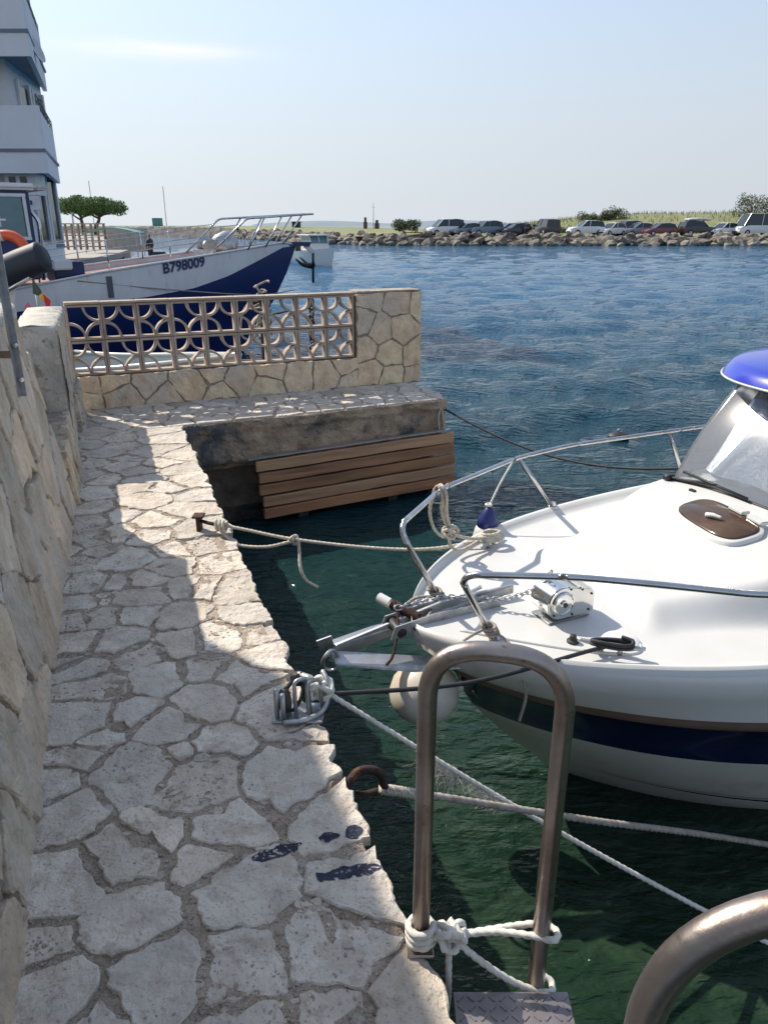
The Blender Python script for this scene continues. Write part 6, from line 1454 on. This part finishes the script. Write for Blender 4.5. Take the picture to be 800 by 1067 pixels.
bm = bmesh.new(); DM = Matrix.Translation((-10.85, 26.8, 6.62)) @ Matrix.Rotation(R(70), 4, 'Y'); lathe(bm, [(.02, 0), (.2, .02), (.38, .08), (.42, .12), (.40, .12), (.2, .05), (.02, .03)], 22, DM); newobj('dish', bm, M['galv'], sd2_, 40, frame=W)
bm = bmesh.new(); tube(bm, [(-10.9, 26.8, 6.6), (-11.4, 26.85, 6.55)], .03, 6); newobj('arm', bm, M['galv'], sd2_, frame=W)
# pale wall and hollow brick lattice wall by the pines
bm = bmesh.new(); prism(bm, [(-22, 45), (-19.1, 45), (-19.1, 45.3), (-22, 45.3)], .05, 1.75); newobj('garden_wall', bm, M['brickpale'], label='low pale wall between the apartment block and the hollow brick wall', category='wall')
bm = bmesh.new(); col = bm.loops.layers.float_color.new('Col'); bw, bh = .36, .30
for i in range(9):
    for j in range(5):
        x0 = -19.0 + i * bw; z0 = .06 + j * bh
        box(bm, (x0, 45.1, z0 + bh / 2), (.07, .2, bh - .002)); box(bm, (x0 + bw / 2, 45.1, z0 + .03), (bw - .072, .198, .06))
box(bm, (-19.0 + 9 * bw, 45.1, .06 + 2.5 * bh), (.07, .2, 5 * bh)); box(bm, (-19.0 + 4.5 * bw, 45.1, .09 + 5 * bh), (9 * bw + .1, .24, .06))
newobj('lattice_wall', bm, M['brick'], label='hollow brick lattice wall in front of the umbrella pines', category='wall')
bm = bmesh.new(); prism(bm, [(-15.6, 45), (-13.9, 47), (-14.1, 47.3), (-15.9, 45.3)], .05, 1.35); newobj('garden_wall', bm, M['brickpale'], label='pale wall running right from the hollow brick lattice wall', category='wall')
# small craft by the left bank
rib = thing('inflatable_boat', 'dark inflatable boat with a console lying off the left bank', 'inflatable boat', (-11.6, 40.5, WZ), R(-12))
for sg in (1, -1):
    bm = bmesh.new(); tube(bm, catmull([(-2.0, sg * .75, .4), (.6, sg * .78, .42), (1.6, sg * .5, .52), (2.1, 0, .60)], 6), .24, 10); newobj('tube', bm, M['cloth'], rib, True)
bm = bmesh.new(); box(bm, (-.1, 0, .25), (3.4, 1.2, .2)); newobj('floor', bm, M['galv'], rib)
bm = bmesh.new(); box(bm, (.1, 0, .75), (.6, .6, .9)); bevel_all(bm, .06, 2); newobj('console', bm, M['cloth'], rib)
bm = bmesh.new(); box(bm, (-2.1, 0, .65), (.35, .4, .9)); bevel_all(bm, .08, 2); newobj('outboard_motor', bm, M['black'], rib)
person(-11.9, 40.45, WZ + .36, 'person in dark clothes standing in the inflatable boat', M['cloth'], 1.2, 3)
smallboat('motorboat', 'white open boat with a raised bow moored beside the left bank', -12.6, 37.5, R(20), 4.2, 1.7, .9, M['gel'], M['bluglass'], 'motorboat')
smallboat('motorboat', 'pale open boat lying against the left bank below the lattice wall', -13.0, 33.0, R(75), 3.8, 1.6, .8, M['shipwhite'], M['galv'], 'motorboat')
t_ = thing('boat_awning', 'white curved sunshade frame over the open boats by the left bank', 'awning', (-12.6, 37.5, -.3))
bm = bmesh.new(); gridmesh(bm, lambda u, v: Vector((-14.0 + 2.6 * u, 37.0 + 1.2 * v, 1.20 + .22 * math.sin(math.pi * u))), 14, 3); o = newobj('canopy', bm, M['tealm'], t_, frame=W, recalc=False); md = o.modifiers.new('thick', 'SOLIDIFY'); md.thickness = .03
for x in (-13.9, -11.5):
    for y in (37.05, 38.15):
        bm = bmesh.new(); tube(bm, [(x, y, -.3), (x, y, 1.2)], .025, 6); newobj('pole', bm, M['galv'], t_, frame=W)
for x, y, z1, lab in ((-12.3, 31.8, 2.0, 'thin steel flagpole on the bank in front of the lattice wall'), (-58.5, 216, 11, 'tall thin mast standing right of the pale green tower'), (-83, 230, 13, 'tall thin mast at the far end of the breakwater')):
    bm = bmesh.new(); tube(bm, [(x, y, -.8), (x, y, z1)], .03 if y < 60 else .10, 6); newobj('mast', bm, M['galv'], label=lab, category='mast')
